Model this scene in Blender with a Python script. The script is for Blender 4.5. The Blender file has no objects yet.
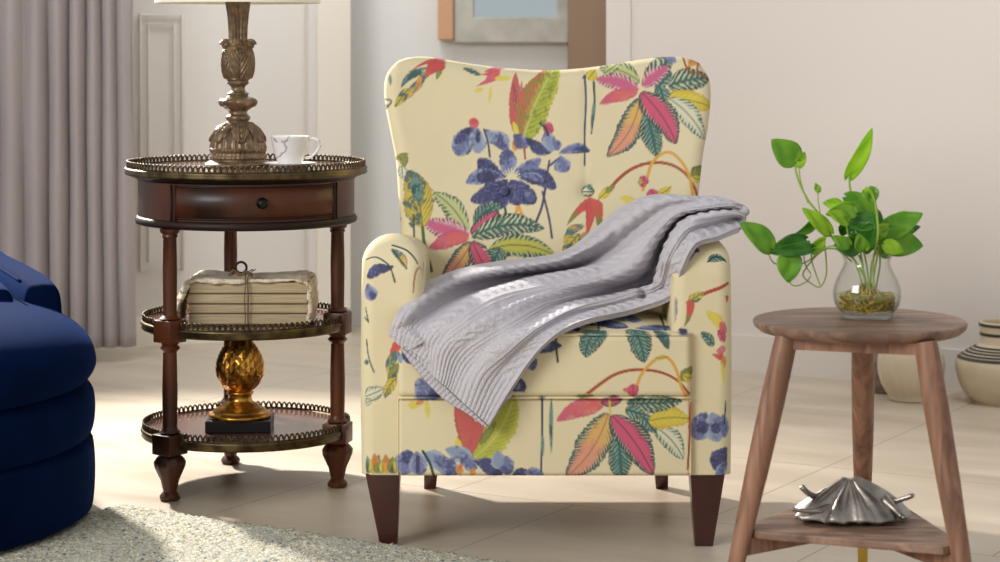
import bpy, bmesh, math, random
import numpy as np
from mathutils import Vector, Matrix
random.seed(7); rng = np.random.default_rng(7)
PI = math.pi
scn = bpy.context.scene
COL = scn.collection
H = 1.04; F = 2200.0; YH = 40.0

def P(px, py, D):
    """measured point of the room: image column, image row and distance in metres"""
    return Vector(((px-500)*D/F, D, H-(py-YH)*D/F))

# ------------------------------------------------------------------ helpers
def mesh_np(name, V, Fq, mat, parent=None, smooth=True, col=None):
    V = np.asarray(V, dtype=np.float32).reshape(-1, 3)
    me = bpy.data.meshes.new(name)
    if isinstance(Fq, np.ndarray):
        n = len(Fq); k = Fq.shape[1]
        me.vertices.add(len(V)); me.vertices.foreach_set('co', V.ravel())
        me.loops.add(n*k); me.loops.foreach_set('vertex_index', Fq.astype(np.int32).ravel())
        me.polygons.add(n)
        me.polygons.foreach_set('loop_start', np.arange(0, n*k, k, dtype=np.int32))
        me.polygons.foreach_set('loop_total', np.full(n, k, dtype=np.int32))
    else:
        me.from_pydata([tuple(map(float, v)) for v in V], [], Fq)
    me.update(calc_edges=True); me.validate()
    if smooth: me.polygons.foreach_set('use_smooth', np.ones(len(me.polygons), dtype=bool))
    if col is not None:
        ca = me.color_attributes.new('print', 'FLOAT_COLOR', 'POINT')
        c4 = np.ones((len(V), 4), dtype=np.float32); c4[:, :3] = col
        ca.data.foreach_set('color', c4.ravel())
    o = bpy.data.objects.new(name, me); COL.objects.link(o)
    if mat: me.materials.append(mat)
    if parent: attach(o, parent)
    return o

def attach(o, parent):
    """geometry is written in room coordinates; the parent sits at its thing's base"""
    o.parent = parent
    w = Vector((0, 0, 0)); p = parent
    while p is not None:
        w += p.location; p = p.parent
    o.location = -w

def tag(o, label=None, cat=None, group=None, kind=None):
    if label: o['label'] = label
    if cat: o['category'] = cat
    if group: o['group'] = group
    if kind: o['kind'] = kind
    return o

def thing(name, loc, label, cat, group=None):
    o = bpy.data.objects.new(name, None); COL.objects.link(o)
    o.empty_display_size = .1; o.location = loc
    return tag(o, label, cat, group)

class MB:
    def __init__(s): s.v = []; s.f = []
    def add(s, V, Fc):
        b = len(s.v); s.v += [tuple(map(float, v)) for v in V]; s.f += [tuple(b+i for i in f) for f in Fc]; return s
    def grid(s, G, cu=False, cv=False):
        n, m = G.shape[:2]; V = G.reshape(-1, 3); Fc = []
        for i in range(n if cu else n-1):
            for j in range(m if cv else m-1):
                a, b = i*m+j, ((i+1) % n)*m+j
                c, d = ((i+1) % n)*m+(j+1) % m, i*m+(j+1) % m
                Fc.append((a, b, c, d))
        return s.add(V, Fc)
    def tube(s, pts, r, n=10, cap=True, closed=False):
        pts = [Vector(p) for p in pts]; m = len(pts)
        if not hasattr(r, '__len__'): r = [r]*m
        up = None; rings = []
        for i, p in enumerate(pts):
            a = pts[(i-1) % m] if (i > 0 or closed) else p; b = pts[(i+1) % m] if (i < m-1 or closed) else p
            t = (b-a).normalized()
            if up is None:
                up = Vector((0, 0, 1)) if abs(t.z) < .9 else Vector((1, 0, 0))
            x = (up - t*up.dot(t)).normalized(); y = t.cross(x); up = x
            rings.append([p+(x*math.cos(2*PI*k/n)+y*math.sin(2*PI*k/n))*r[i] for k in range(n)])
        V = [q for g in rings for q in g]; Fc = []
        for i in range(m if closed else m-1):
            for k in range(n):
                Fc.append((i*n+k, i*n+(k+1) % n, ((i+1) % m)*n+(k+1) % n, ((i+1) % m)*n+k))
        if cap and not closed:
            Fc.append(tuple(reversed(range(n)))); Fc.append(tuple((m-1)*n+k for k in range(n)))
        return s.add(V, Fc)
    def box(s, x0, x1, y0, y1, z0, z1, bev=0, rot=0, c=None, seg=2):
        bm = bmesh.new(); bmesh.ops.create_cube(bm, size=1)
        for v in bm.verts:
            v.co = Vector(((x0+x1)/2+v.co.x*(x1-x0), (y0+y1)/2+v.co.y*(y1-y0), (z0+z1)/2+v.co.z*(z1-z0)))
        if bev: bmesh.ops.bevel(bm, geom=list(bm.edges), offset=bev, segments=seg, profile=.5, affect='EDGES')
        if rot:
            cc = Vector(c) if c else Vector(((x0+x1)/2, (y0+y1)/2, 0))
            bmesh.ops.rotate(bm, verts=list(bm.verts), cent=cc, matrix=Matrix.Rotation(rot, 3, 'Z'))
        bm.verts.index_update()
        s.add([v.co for v in bm.verts], [[v.index for v in f.verts] for f in bm.faces]); bm.free(); return s
    def lathe(s, prof, c=(0, 0, 0), n=48, disp=None, a0=0, a1=2*PI, cap=True):
        full = abs(a1-a0-2*PI) < 1e-6; m = n if full else n+1
        V = []; Fc = []
        for r, z in prof:
            for k in range(m):
                a = a0+(a1-a0)*k/n
                rr = r+(disp(a, z, r) if disp else 0)
                V.append((c[0]+rr*math.cos(a), c[1]+rr*math.sin(a), c[2]+z))
        for i in range(len(prof)-1):
            for k in range(n):
                Fc.append((i*m+k, i*m+(k+1) % m, (i+1)*m+(k+1) % m, (i+1)*m+k))
        if cap and full:
            if prof[0][0] > 1e-5: Fc.append(tuple(reversed(range(m))))
            if prof[-1][0] > 1e-5: Fc.append(tuple((len(prof)-1)*m+k for k in range(m)))
        return s.add(V, Fc)
    def ball(s, c, r, n=12, sq=(1, 1, 1)):
        prof = [(max(1e-6, math.sin(PI*i/n)), -math.cos(PI*i/n)) for i in range(n+1)]
        b = MB().lathe(prof, n=n*2)
        return s.add([(c[0]+v[0]*r*sq[0], c[1]+v[1]*r*sq[1], c[2]+v[2]*r*sq[2]) for v in b.v], b.f)
    def prism(s, pts, z0, z1):
        n = len(pts); V = [(x, y, z0) for x, y in pts]+[(x, y, z1) for x, y in pts]
        Fc = [tuple(reversed(range(n))), tuple(range(n, 2*n))]+[(i, (i+1) % n, n+(i+1) % n, n+i) for i in range(n)]
        return s.add(V, Fc)
    def build(s, name, mat, parent=None, smooth=True, bevel=0, auto=None, subd=0):
        me = bpy.data.meshes.new(name); me.from_pydata(s.v, [], s.f); me.validate()
        bm = bmesh.new(); bm.from_mesh(me); bmesh.ops.recalc_face_normals(bm, faces=bm.faces)
        if bevel:
            es = [e for e in bm.edges if len(e.link_faces) == 2 and e.calc_face_angle(0) > .6]
            bmesh.ops.bevel(bm, geom=es, offset=bevel, segments=2, profile=.6, affect='EDGES')
        for f in bm.faces: f.smooth = smooth
        if auto:
            for e in bm.edges:
                if len(e.link_faces) == 2 and e.calc_face_angle(0) > auto: e.smooth = False
        bm.to_mesh(me); bm.free()
        o = bpy.data.objects.new(name, me); COL.objects.link(o); me.materials.append(mat)
        if subd:
            md = o.modifiers.new('sub', 'SUBSURF'); md.levels = subd; md.render_levels = subd
        if parent: attach(o, parent)
        return o

def cr(pts, n):
    """Catmull-Rom resample of points (k x d) to n samples"""
    A = np.array([list(p) for p in pts], dtype=float); k = len(A)
    t = np.linspace(0, k-1, n); i = np.minimum(t.astype(int), k-2); f = (t-i)[:, None]
    E = np.vstack([2*A[0]-A[1], A, 2*A[-1]-A[-2]])
    p0, p1, p2, p3 = E[i], E[i+1], E[i+2], E[i+3]
    return .5*((2*p1)+(-p0+p2)*f+(2*p0-5*p1+4*p2-p3)*f**2+(-p0+3*p1-3*p2+p3)*f**3)

def cr_grid(G, n, m):
    G = np.array(G, dtype=float)
    a = np.stack([cr(G[:, j], n) for j in range(G.shape[1])], 1)
    return np.stack([cr(a[i], m) for i in range(n)], 0)

def lin(c):
    c = np.asarray(c, dtype=float)/255.0
    return np.where(c <= .04045, c/12.92, ((c+.055)/1.055)**2.4)

# ------------------------------------------------------------------ materials
def mat(name, rgb, rough=.5, metal=0, rgb2=None, nscale=8, ndet=5, bump=0, bscale=200, stretch=(1, 1, 1), spec=.5,
        sheen=0, trans=0, ior=1.45, coat=0, mixlo=.35, mixhi=.65, sss=0, alpha=1, bdist=.002):
    m = bpy.data.materials.new(name); m.use_nodes = True
    nt = m.node_tree; N = nt.nodes; L = nt.links; b = N['Principled BSDF']
    b.inputs['Base Color'].default_value = (*lin(rgb), 1); b.inputs['Roughness'].default_value = rough
    b.inputs['Metallic'].default_value = metal; b.inputs['Specular IOR Level'].default_value = spec
    b.inputs['IOR'].default_value = ior; b.inputs['Transmission Weight'].default_value = trans
    b.inputs['Sheen Weight'].default_value = sheen; b.inputs['Coat Weight'].default_value = coat
    b.inputs['Subsurface Weight'].default_value = sss; b.inputs['Coat Roughness'].default_value = .15
    if sss: b.inputs['Subsurface Radius'].default_value = (.01, .01, .005)
    tc = N.new('ShaderNodeTexCoord'); mp = N.new('ShaderNodeMapping'); mp.inputs['Scale'].default_value = stretch
    L.new(tc.outputs['Object'], mp.inputs['Vector'])
    if rgb2 is not None:
        nz = N.new('ShaderNodeTexNoise'); nz.inputs['Scale'].default_value = nscale; nz.inputs['Detail'].default_value = ndet
        L.new(mp.outputs[0], nz.inputs['Vector'])
        rp = N.new('ShaderNodeValToRGB'); e = rp.color_ramp.elements
        e[0].position = mixlo; e[1].position = mixhi; e[0].color = (*lin(rgb), 1); e[1].color = (*lin(rgb2), 1)
        L.new(nz.outputs['Fac'], rp.inputs['Fac']); L.new(rp.outputs['Color'], b.inputs['Base Color'])
    if bump:
        nb = N.new('ShaderNodeTexNoise'); nb.inputs['Scale'].default_value = bscale; nb.inputs['Detail'].default_value = 4
        L.new(mp.outputs[0], nb.inputs['Vector'])
        bp = N.new('ShaderNodeBump'); bp.inputs['Strength'].default_value = bump; bp.inputs['Distance'].default_value = bdist
        L.new(nb.outputs['Fac'], bp.inputs['Height']); L.new(bp.outputs['Normal'], b.inputs['Normal'])
    return m

M = {}
M['wall'] = mat('warm_wall_paint', (222, 214, 207), .85, bump=.05, bscale=60)
M['wall_left'] = mat('pale_wall_paint', (222, 216, 209), .75)
M['wall_blue'] = mat('cool_wall_paint', (214, 213, 210), .8)
M['white_and_lit_end'] = mat('cream_gloss_and_lit_wall', (244, 236, 222), .5)  # baseboard paint; also carries the light on the left wall's end
M['wall_end_shade'] = mat('shaded_wall_tone', (150, 124, 100), .6, rgb2=(134, 108, 86), nscale=4, stretch=(1, 1, .1))  # brown tone holds the shade on the far wall end
M['mirror_frame'] = mat('weathered_grey_frame', (166, 164, 154), .6, rgb2=(186, 182, 170), nscale=14)
M['mirror_wood'] = mat('orange_wood', (196, 150, 116), .6)
M['mirror_glass'] = mat('mirror_silver', (225, 235, 235), .06, metal=1)
M['curtain'] = mat('mauve_grey_curtain', (164, 154, 153), .9, sheen=.3, bump=.15, bscale=500)
M['velvet'] = mat('navy_velvet', (3, 17, 48), .9, sheen=.0, rgb2=(2, 12, 36), nscale=6, bump=.25, bscale=700)
_b = M['velvet'].node_tree.nodes['Principled BSDF']; _b.inputs['Sheen Weight'].default_value = .16
_b.inputs['Sheen Tint'].default_value = (.03, .14, .6, 1); _b.inputs['Specular IOR Level'].default_value = .03
M['mahogany'] = mat('mahogany', (92, 47, 22), .4, rgb2=(42, 22, 13), nscale=5, stretch=(1, 1, .5), spec=.4, coat=.08, bump=.03, bscale=80)
M['mahogany_dark'] = mat('dark_mahogany', (30, 17, 12), .5, rgb2=(44, 24, 15), nscale=10, spec=.3)
M['shelf_wood'] = mat('shelf_veneer', (110, 74, 62), .22, rgb2=(84, 52, 44), nscale=7, coat=.5)
M['brass_old'] = mat('antique_brass', (112, 96, 64), .38, metal=.9, rgb2=(66, 54, 38), nscale=30)
M['brass_loop'] = mat('gallery_brass', (100, 84, 58), .4, metal=.8, rgb2=(60, 48, 34), nscale=60)
M['lamp_bronze'] = mat('carved_bronze_gilt', (132, 110, 84), .36, metal=.45, rgb2=(88, 70, 54), nscale=70, bump=.35, bscale=150, mixlo=.4, mixhi=.7, bdist=.003)
M['shade'] = mat('lampshade_linen', (246, 240, 222), .9, bump=.2, bscale=400)
M['gold'] = mat('gold_leaf', (226, 168, 78), .3, metal=.95, rgb2=(128, 84, 34), nscale=45, bump=.2, bscale=150, mixlo=.4, mixhi=.7)
M['black_base'] = mat('black_stone', (20, 18, 17), .35)
M['iron'] = mat('dark_iron', (38, 36, 34), .35, metal=.8)
M['paper'] = mat('aged_page_edges', (200, 180, 146), .85, rgb2=(178, 158, 124), nscale=40, stretch=(.3, .3, 9), bump=.5, bscale=90)
M['paper_line'] = mat('book_cover_card', (120, 100, 74), .8)
M['lace'] = mat('ivory_lace', (242, 230, 208), .9, rgb2=(222, 200, 170), nscale=60, bump=.9, bscale=160, bdist=.006)
M['twine'] = mat('brown_twine', (120, 96, 66), .9, bump=.6, bscale=900)
M['leg_dark'] = mat('dark_red_wood', (74, 34, 27), .3, rgb2=(56, 25, 20), nscale=6, coat=.3, stretch=(3, 3, .4))
M['knit'] = mat('lavender_grey_knit', (218, 212, 216), 1, sheen=.12, spec=.05, bump=1, bscale=330, bdist=.005)
M['brass_bright'] = mat('polished_brass', (214, 178, 84), .18, metal=1)
M['silver'] = mat('antique_silver', (184, 176, 166), .38, metal=.92, rgb2=(120, 112, 104), nscale=22, bump=.35, bscale=90, mixlo=.4, mixhi=.7)
M['cream_glaze'] = mat('cream_glaze', (206, 192, 166), .18, coat=.5)
M['dark_stripe'] = mat('dark_stripe_glaze', (52, 50, 44), .45)
M['jar_cream'] = mat('cream_stoneware', (206, 192, 166), .6, rgb2=(196, 180, 152), nscale=12)
M['rough_pot'] = mat('rough_grey_clay', (150, 136, 120), .95, rgb2=(110, 98, 86), nscale=60, bump=.8, bscale=120)
M['root'] = mat('pale_gold_roots', (222, 184, 76), .7, rgb2=(132, 136, 48), nscale=70)
M['stem'] = mat('yellow_green_stem', (150, 178, 70), .5)
M['lining'] = mat('black_lining', (24, 22, 22), .9)

# thin glass, water
def glassmat(name, tint, refl=1.0, ior=1.45):
    """thin clear sheet: lets light straight through and mirrors at grazing angles"""
    m = bpy.data.materials.new(name); m.use_nodes = True; nt = m.node_tree; N = nt.nodes; L = nt.links
    N.remove(N['Principled BSDF']); out = N['Material Output']
    t = N.new('ShaderNodeBsdfTransparent')
    g = N.new('ShaderNodeBsdfGlossy'); g.inputs['Roughness'].default_value = .03
    f = N.new('ShaderNodeLayerWeight'); f.inputs['Blend'].default_value = .5; pw = N.new('ShaderNodeMath'); pw.operation = 'POWER'; pw.inputs[1].default_value = 4; L.new(f.outputs['Facing'], pw.inputs[0])
    cm = N.new('ShaderNodeMixRGB'); L.new(pw.outputs[0], cm.inputs['Fac']); cm.inputs[1].default_value = (*tint, 1); cm.inputs[2].default_value = (.62, .68, .66, 1); L.new(cm.outputs[0], t.inputs['Color'])
    k = N.new('ShaderNodeMath'); k.operation = 'MULTIPLY_ADD'; k.inputs[1].default_value = refl; k.inputs[2].default_value = .045; L.new(pw.outputs[0], k.inputs[0])
    mx = N.new('ShaderNodeMixShader'); L.new(k.outputs[0], mx.inputs['Fac']); L.new(t.outputs[0], mx.inputs[1]); L.new(g.outputs[0], mx.inputs[2])
    L.new(mx.outputs[0], out.inputs['Surface']); return m
M['glass'] = glassmat('clear_glass', (.985, .99, .985), .5)
M['water'] = glassmat('water', (.96, .95, .86), .5, 1.33)

# walnut for the tripod table: stretched rings
def woodmat(name, c1, c2, c3, axis_scale, rough=.45, wscale=6):
    m = bpy.data.materials.new(name); m.use_nodes = True; nt = m.node_tree; N = nt.nodes; L = nt.links
    b = N['Principled BSDF']; b.inputs['Roughness'].default_value = rough
    tc = N.new('ShaderNodeTexCoord'); mp = N.new('ShaderNodeMapping'); mp.inputs['Scale'].default_value = axis_scale
    L.new(tc.outputs['Object'], mp.inputs['Vector'])
    nz = N.new('ShaderNodeTexNoise'); nz.inputs['Scale'].default_value = wscale; nz.inputs['Detail'].default_value = 8; nz.inputs['Distortion'].default_value = 1.2
    L.new(mp.outputs[0], nz.inputs['Vector'])
    rp = N.new('ShaderNodeValToRGB'); e = rp.color_ramp.elements
    e[0].position = .3; e[1].position = .7; e[0].color = (*lin(c1), 1); e[1].color = (*lin(c3), 1)
    mid = e.new(.5); mid.color = (*lin(c2), 1)
    L.new(nz.outputs['Fac'], rp.inputs['Fac']); L.new(rp.outputs['Color'], b.inputs['Base Color'])
    bp = N.new('ShaderNodeBump'); bp.inputs['Strength'].default_value = .12; bp.inputs['Distance'].default_value = .002
    L.new(nz.outputs['Fac'], bp.inputs['Height']); L.new(bp.outputs['Normal'], b.inputs['Normal'])
    return m
M['walnut_top'] = woodmat('walnut_top', (98, 74, 60), (134, 104, 86), (166, 132, 110), (2.2, 14, 6), .5, 3)
M['walnut_leg'] = woodmat('walnut_leg', (110, 76, 58), (142, 102, 79), (170, 126, 100), (14, 14, 1.6), .5, 3)

# leaf: translucent
def leafmat(name, c1, c2, tr=.35):
    m = bpy.data.materials.new(name); m.use_nodes = True; nt = m.node_tree; N = nt.nodes; L = nt.links
    b = N['Principled BSDF']; b.inputs['Roughness'].default_value = .35
    out = N['Material Output']; t = N.new('ShaderNodeBsdfTranslucent'); mx = N.new('ShaderNodeMixShader')
    tc = N.new('ShaderNodeTexCoord'); nz = N.new('ShaderNodeTexNoise'); nz.inputs['Scale'].default_value = 30
    L.new(tc.outputs['Object'], nz.inputs['Vector'])
    rp = N.new('ShaderNodeValToRGB'); e = rp.color_ramp.elements; e[0].position = .35; e[1].position = .65
    e[0].color = (*lin(c1), 1); e[1].color = (*lin(c2), 1); L.new(nz.outputs['Fac'], rp.inputs['Fac'])
    L.new(rp.outputs['Color'], b.inputs['Base Color']); L.new(rp.outputs['Color'], t.inputs['Color'])
    mx.inputs['Fac'].default_value = tr; L.new(b.outputs[0], mx.inputs[1]); L.new(t.outputs[0], mx.inputs[2]); L.new(mx.outputs[0], out.inputs['Surface'])
    return m
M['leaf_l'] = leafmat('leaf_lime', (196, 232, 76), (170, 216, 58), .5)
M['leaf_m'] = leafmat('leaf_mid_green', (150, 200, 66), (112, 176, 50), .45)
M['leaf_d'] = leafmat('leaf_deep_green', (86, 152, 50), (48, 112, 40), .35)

# marble cup
def marblemat():
    m = bpy.data.materials.new('white_marble'); m.use_nodes = True; nt = m.node_tree; N = nt.nodes; L = nt.links
    b = N['Principled BSDF']; b.inputs['Roughness'].default_value = .15
    tc = N.new('ShaderNodeTexCoord'); nz = N.new('ShaderNodeTexNoise'); nz.inputs['Scale'].default_value = 9; nz.inputs['Distortion'].default_value = .6; nz.inputs['Detail'].default_value = 6
    L.new(tc.outputs['Object'], nz.inputs['Vector'])
    rp = N.new('ShaderNodeValToRGB'); e = rp.color_ramp.elements
    e[0].position = .482; e[0].color = (*lin((240, 238, 234)), 1); e[1].position = .518; e[1].color = (*lin((240, 238, 234)), 1)
    k = e.new(.5); k.color = (*lin((160, 152, 148)), 1)
    L.new(nz.outputs['Fac'], rp.inputs['Fac']); L.new(rp.outputs['Color'], b.inputs['Base Color']); return m
M['marble'] = marblemat()

# floor: stone tiles laid at an angle, thin dark grout
def floormat():
    m = bpy.data.materials.new('stone_tile_floor'); m.use_nodes = True; nt = m.node_tree; N = nt.nodes; L = nt.links
    b = N['Principled BSDF']
    tc = N.new('ShaderNodeTexCoord'); mp = N.new('ShaderNodeMapping')
    a = math.radians(30.5); mp.vector_type = 'POINT'
    mp.inputs['Rotation'].default_value = (0, 0, a)
    L.new(tc.outputs['Object'], mp.inputs['Vector'])
    c, s = math.cos(a), math.sin(a); x0, y0 = .165, 4.92
    u0, v0 = c*x0-s*y0, s*x0+c*y0
    sx = N.new('ShaderNodeSeparateXYZ'); L.new(mp.outputs[0], sx.inputs[0])
    def line(out, o0, size, w, shift=None):
        q = N.new('ShaderNodeMath'); q.operation = 'SUBTRACT'; q.inputs[1].default_value = o0; L.new(out, q.inputs[0])
        if shift: ad = N.new('ShaderNodeMath'); ad.operation = 'ADD'; L.new(q.outputs[0], ad.inputs[0]); L.new(shift, ad.inputs[1]); q = ad
        d = N.new('ShaderNodeMath'); d.operation = 'DIVIDE'; d.inputs[1].default_value = size; L.new(q.outputs[0], d.inputs[0])
        r = N.new('ShaderNodeMath'); r.operation = 'ROUND'; L.new(d.outputs[0], r.inputs[0])
        e = N.new('ShaderNodeMath'); e.operation = 'SUBTRACT'; L.new(d.outputs[0], e.inputs[0]); L.new(r.outputs[0], e.inputs[1])
        ab = N.new('ShaderNodeMath'); ab.operation = 'ABSOLUTE'; L.new(e.outputs[0], ab.inputs[0])
        lt = N.new('ShaderNodeMath'); lt.operation = 'LESS_THAN'; lt.inputs[1].default_value = w/size/2; L.new(ab.outputs[0], lt.inputs[0]); return lt.outputs[0]
    fl_ = N.new('ShaderNodeMath'); fl_.operation = 'SUBTRACT'; fl_.inputs[1].default_value = v0; L.new(sx.outputs['Y'], fl_.inputs[0])
    gt = N.new('ShaderNodeMath'); gt.operation = 'GREATER_THAN'; gt.inputs[1].default_value = 0; L.new(fl_.outputs[0], gt.inputs[0])
    sh_ = N.new('ShaderNodeMath'); sh_.operation = 'MULTIPLY'; sh_.inputs[1].default_value = .32; L.new(gt.outputs[0], sh_.inputs[0])
    l1 = line(sx.outputs['X'], u0, .64, .003, sh_.outputs[0]); l2 = line(sx.outputs['Y'], v0, .70, .003)
    mxl = N.new('ShaderNodeMath'); mxl.operation = 'MAXIMUM'; L.new(l1, mxl.inputs[0]); L.new(l2, mxl.inputs[1])
    nz = N.new('ShaderNodeTexNoise'); nz.inputs['Scale'].default_value = 1.6; nz.inputs['Detail'].default_value = 8; nz.inputs['Distortion'].default_value = .8
    m2 = N.new('ShaderNodeMapping'); m2.inputs['Scale'].default_value = (1, 3.5, 1); L.new(mp.outputs[0], m2.inputs['Vector']); L.new(m2.outputs[0], nz.inputs['Vector'])
    rp = N.new('ShaderNodeValToRGB'); e = rp.color_ramp.elements; e[0].position = .3; e[1].position = .7
    e[0].color = (*lin((186, 170, 149)), 1); e[1].color = (*lin((212, 198, 178)), 1); L.new(nz.outputs['Fac'], rp.inputs['Fac'])
    mx = N.new('ShaderNodeMixRGB'); L.new(mxl.outputs[0], mx.inputs['Fac']); L.new(rp.outputs['Color'], mx.inputs[1]); mx.inputs[2].default_value = (*lin((138, 125, 108)), 1)
    L.new(mx.outputs[0], b.inputs['Base Color'])
    mr = N.new('ShaderNodeMapRange'); mr.inputs['To Min'].default_value = .28; mr.inputs['To Max'].default_value = .5
    L.new(nz.outputs['Fac'], mr.inputs['Value']); L.new(mr.outputs[0], b.inputs['Roughness'])
    return m
M['floor'] = floormat()

def fabricmat():
    m = bpy.data.materials.new('printed_cotton'); m.use_nodes = True; nt = m.node_tree; N = nt.nodes; L = nt.links
    b = N['Principled BSDF']; b.inputs['Roughness'].default_value = .72; b.inputs['Specular IOR Level'].default_value = .3
    at = N.new('ShaderNodeVertexColor'); at.layer_name = 'print'; L.new(at.outputs['Color'], b.inputs['Base Color'])
    tc = N.new('ShaderNodeTexCoord'); nb = N.new('ShaderNodeTexNoise'); nb.inputs['Scale'].default_value = 900
    L.new(tc.outputs['Object'], nb.inputs['Vector']); n2 = N.new('ShaderNodeTexNoise'); n2.inputs['Scale'].default_value = 9
    L.new(tc.outputs['Object'], n2.inputs['Vector'])
    ad = N.new('ShaderNodeMath'); ad.operation = 'MULTIPLY_ADD'; ad.inputs[1].default_value = .05; L.new(nb.outputs['Fac'], ad.inputs[0]); L.new(n2.outputs['Fac'], ad.inputs[2])
    bp = N.new('ShaderNodeBump'); bp.inputs['Strength'].default_value = .35; bp.inputs['Distance'].default_value = .012
    L.new(ad.outputs[0], bp.inputs['Height']); L.new(bp.outputs['Normal'], b.inputs['Normal'])
    return m
M['fabric'] = fabricmat()

def rugmat():
    m = bpy.data.materials.new('speckled_wool_rug'); m.use_nodes = True; nt = m.node_tree; N = nt.nodes; L = nt.links
    b = N['Principled BSDF']; b.inputs['Roughness'].default_value = .95
    tc = N.new('ShaderNodeTexCoord')
    def ramp(scale, lo, hi, det=3, dist=0):
        n = N.new('ShaderNodeTexNoise'); n.inputs['Scale'].default_value = scale; n.inputs['Detail'].default_value = det; n.inputs['Distortion'].default_value = dist
        L.new(tc.outputs['Object'], n.inputs['Vector']); r = N.new('ShaderNodeMapRange'); r.inputs['From Min'].default_value = lo; r.inputs['From Max'].default_value = hi
        L.new(n.outputs['Fac'], r.inputs['Value']); return r.outputs[0]
    cur = None
    base = N.new('ShaderNodeRGB'); base.outputs[0].default_value = (*lin((202, 196, 178)), 1); cur = base.outputs[0]
    for sc_, lo, hi, c in ((70, .48, .62, (164, 160, 138)), (95, .58, .66, (96, 116, 124)), (85, .61, .67, (190, 170, 112)), (9, .52, .72, (190, 190, 174)), (120, .58, .64, (232, 226, 208))):
        mx = N.new('ShaderNodeMixRGB'); L.new(ramp(sc_, lo, hi), mx.inputs['Fac']); L.new(cur, mx.inputs[1]); mx.inputs[2].default_value = (*lin(c), 1); cur = mx.outputs[0]
    L.new(cur, b.inputs['Base Color'])
    nb = N.new('ShaderNodeTexNoise'); nb.inputs['Scale'].default_value = 180; L.new(tc.outputs['Object'], nb.inputs['Vector'])
    bp = N.new('ShaderNodeBump'); bp.inputs['Strength'].default_value = 1; bp.inputs['Distance'].default_value = .006
    L.new(nb.outputs['Fac'], bp.inputs['Height']); L.new(bp.outputs['Normal'], b.inputs['Normal']); return m
M['rug'] = rugmat()

# ------------------------------------------------------------------ the room
def struct(o): o['kind'] = 'structure'; return o
def vwall(name, x0, y0, x1, y1, z0, z1, m, th=.08):
    """upright wall whose visible face runs from (x0,y0) to (x1,y1); thickness goes away from the camera"""
    d = Vector((x1-x0, y1-y0, 0)).normalized(); n = Vector((-d.y, d.x, 0))
    if n.y < 0: n = -n
    b = MB().prism([(x0, y0), (x1, y1), (x1+n.x*th, y1+n.y*th), (x0+n.x*th, y0+n.y*th)], z0, z1)
    return struct(b.build(name, m, smooth=False))
fl = MB().box(-4.5, 4.5, .2, 9.5, -.1, 0); struct(fl.build('floor', M['floor'], smooth=False))
TOP = 2.5
WR = lambda X: 6.91-.538*(X-.754)
vwall('wall_right', .344, WR(.344), 3.6, WR(3.6), 0, TOP, M['wall'])
vwall('trim_1', .344, WR(.344)-.006, .42, WR(.42)-.006, 0, TOP, M['wall'], .05)
# baseboard and its dark shadow gap
vwall('baseboard_right', .42, WR(.42)-.014, 3.6, WR(3.6)-.014, 0, .115, M['wall'], .02)
vwall('wall_left', -3.2, 7.40, -1.40, 7.40, 0, TOP, M['wall_left'])
vwall('wall_left_far', -1.40, 7.38, -.644, 7.74, 0, TOP, M['wall_left'])
vwall('baseboard_left', -1.40, 7.368, -.644, 7.728, 0, .10, M['white_and_lit_end'], .02)
vwall('lit_wall_end', -.655, 7.70, -.53, 7.80, 0, TOP, M['white_and_lit_end'], .10)  # lit return of the left wall, its brightness put into paler paint
vwall('trim_3', -.668, 7.688, -.645, 7.70, 0, TOP, M['wall_left'], .02)
vwall('wall_back', -.70, 8.0, .60, 8.0, 0, TOP, M['wall_blue'])
# far wall end lying in shade, drawn as a brown post with the shade in its colour
struct(MB().box(.245, .40, 7.86, 8.0, 0, TOP).build('shaded_wall_end', M['wall_end_shade'], smooth=False))
# raised moulding on the panelled left wall
def on_left(px, py, off=.0):
    d = (7.74-7.38)/(-.644+1.40); k = (px-500)/F
    Y = (7.38+d*1.40)/(1-d*k); Y -= off
    return P(px, py, Y)
pm = MB()
for (xa, xb, ya, yb) in ((140, 182, 15, 272), (148, 174, 24, 262)):
    c = [on_left(xa, ya, .01), on_left(xb, ya, .01), on_left(xb, yb, .01), on_left(xa, yb, .01)]
    if xa == 140: c[0].z = c[1].z = c[0].z
    zt = c[0].z; zb = c[3].z
    q = [Vector((c[0].x, c[0].y, zt)), Vector((c[1].x, c[1].y, zt)), Vector((c[1].x, c[1].y, zb)), Vector((c[0].x, c[0].y, zb))]
    pm.tube(q+[q[0]], .0045 if xa == 140 else .0035, 8, cap=False)
struct(pm.build('trim_5', M['wall_left']))

# mirror hanging on the far wall
mi = thing('wall_mirror', P(505, 0, 7.97), 'grey framed mirror hanging on the far wall behind the armchair', 'mirror')
x0, x1 = P(441, 0, 7.9).x, P(569, 0, 7.9).x; z0 = P(0, 43, 7.9).z; gx0, gx1 = P(474, 0, 7.9).x, P(557, 0, 7.9).x; gz = P(0, 17, 7.9).z
b = MB(); zt = 1.75; y0, y1 = 7.93, 7.995
b.box(x0+.04, gx0, y0, y1, z0, zt, .006); b.box(gx1, x1, y0, y1, z0, zt, .006); b.box(gx0-.01, gx1+.01, y0, y1, z0, gz, .006); b.box(gx0-.01, gx1+.01, y0, y1, zt-.1, zt, .006)
b.build('frame', M['mirror_frame'], mi, smooth=False)
tag(MB().box(x0-.012, x0+.045, y0-.015, y1, z0+.01, zt, .006).build('frame_edge', M['mirror_wood'], mi, smooth=False), 'orange wood edge')
MB().box(gx0-.005, gx1+.005, y0+.03, y0+.035, gz-.005, zt-.09).build('glass', M['mirror_glass'], mi, smooth=False)

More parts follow.
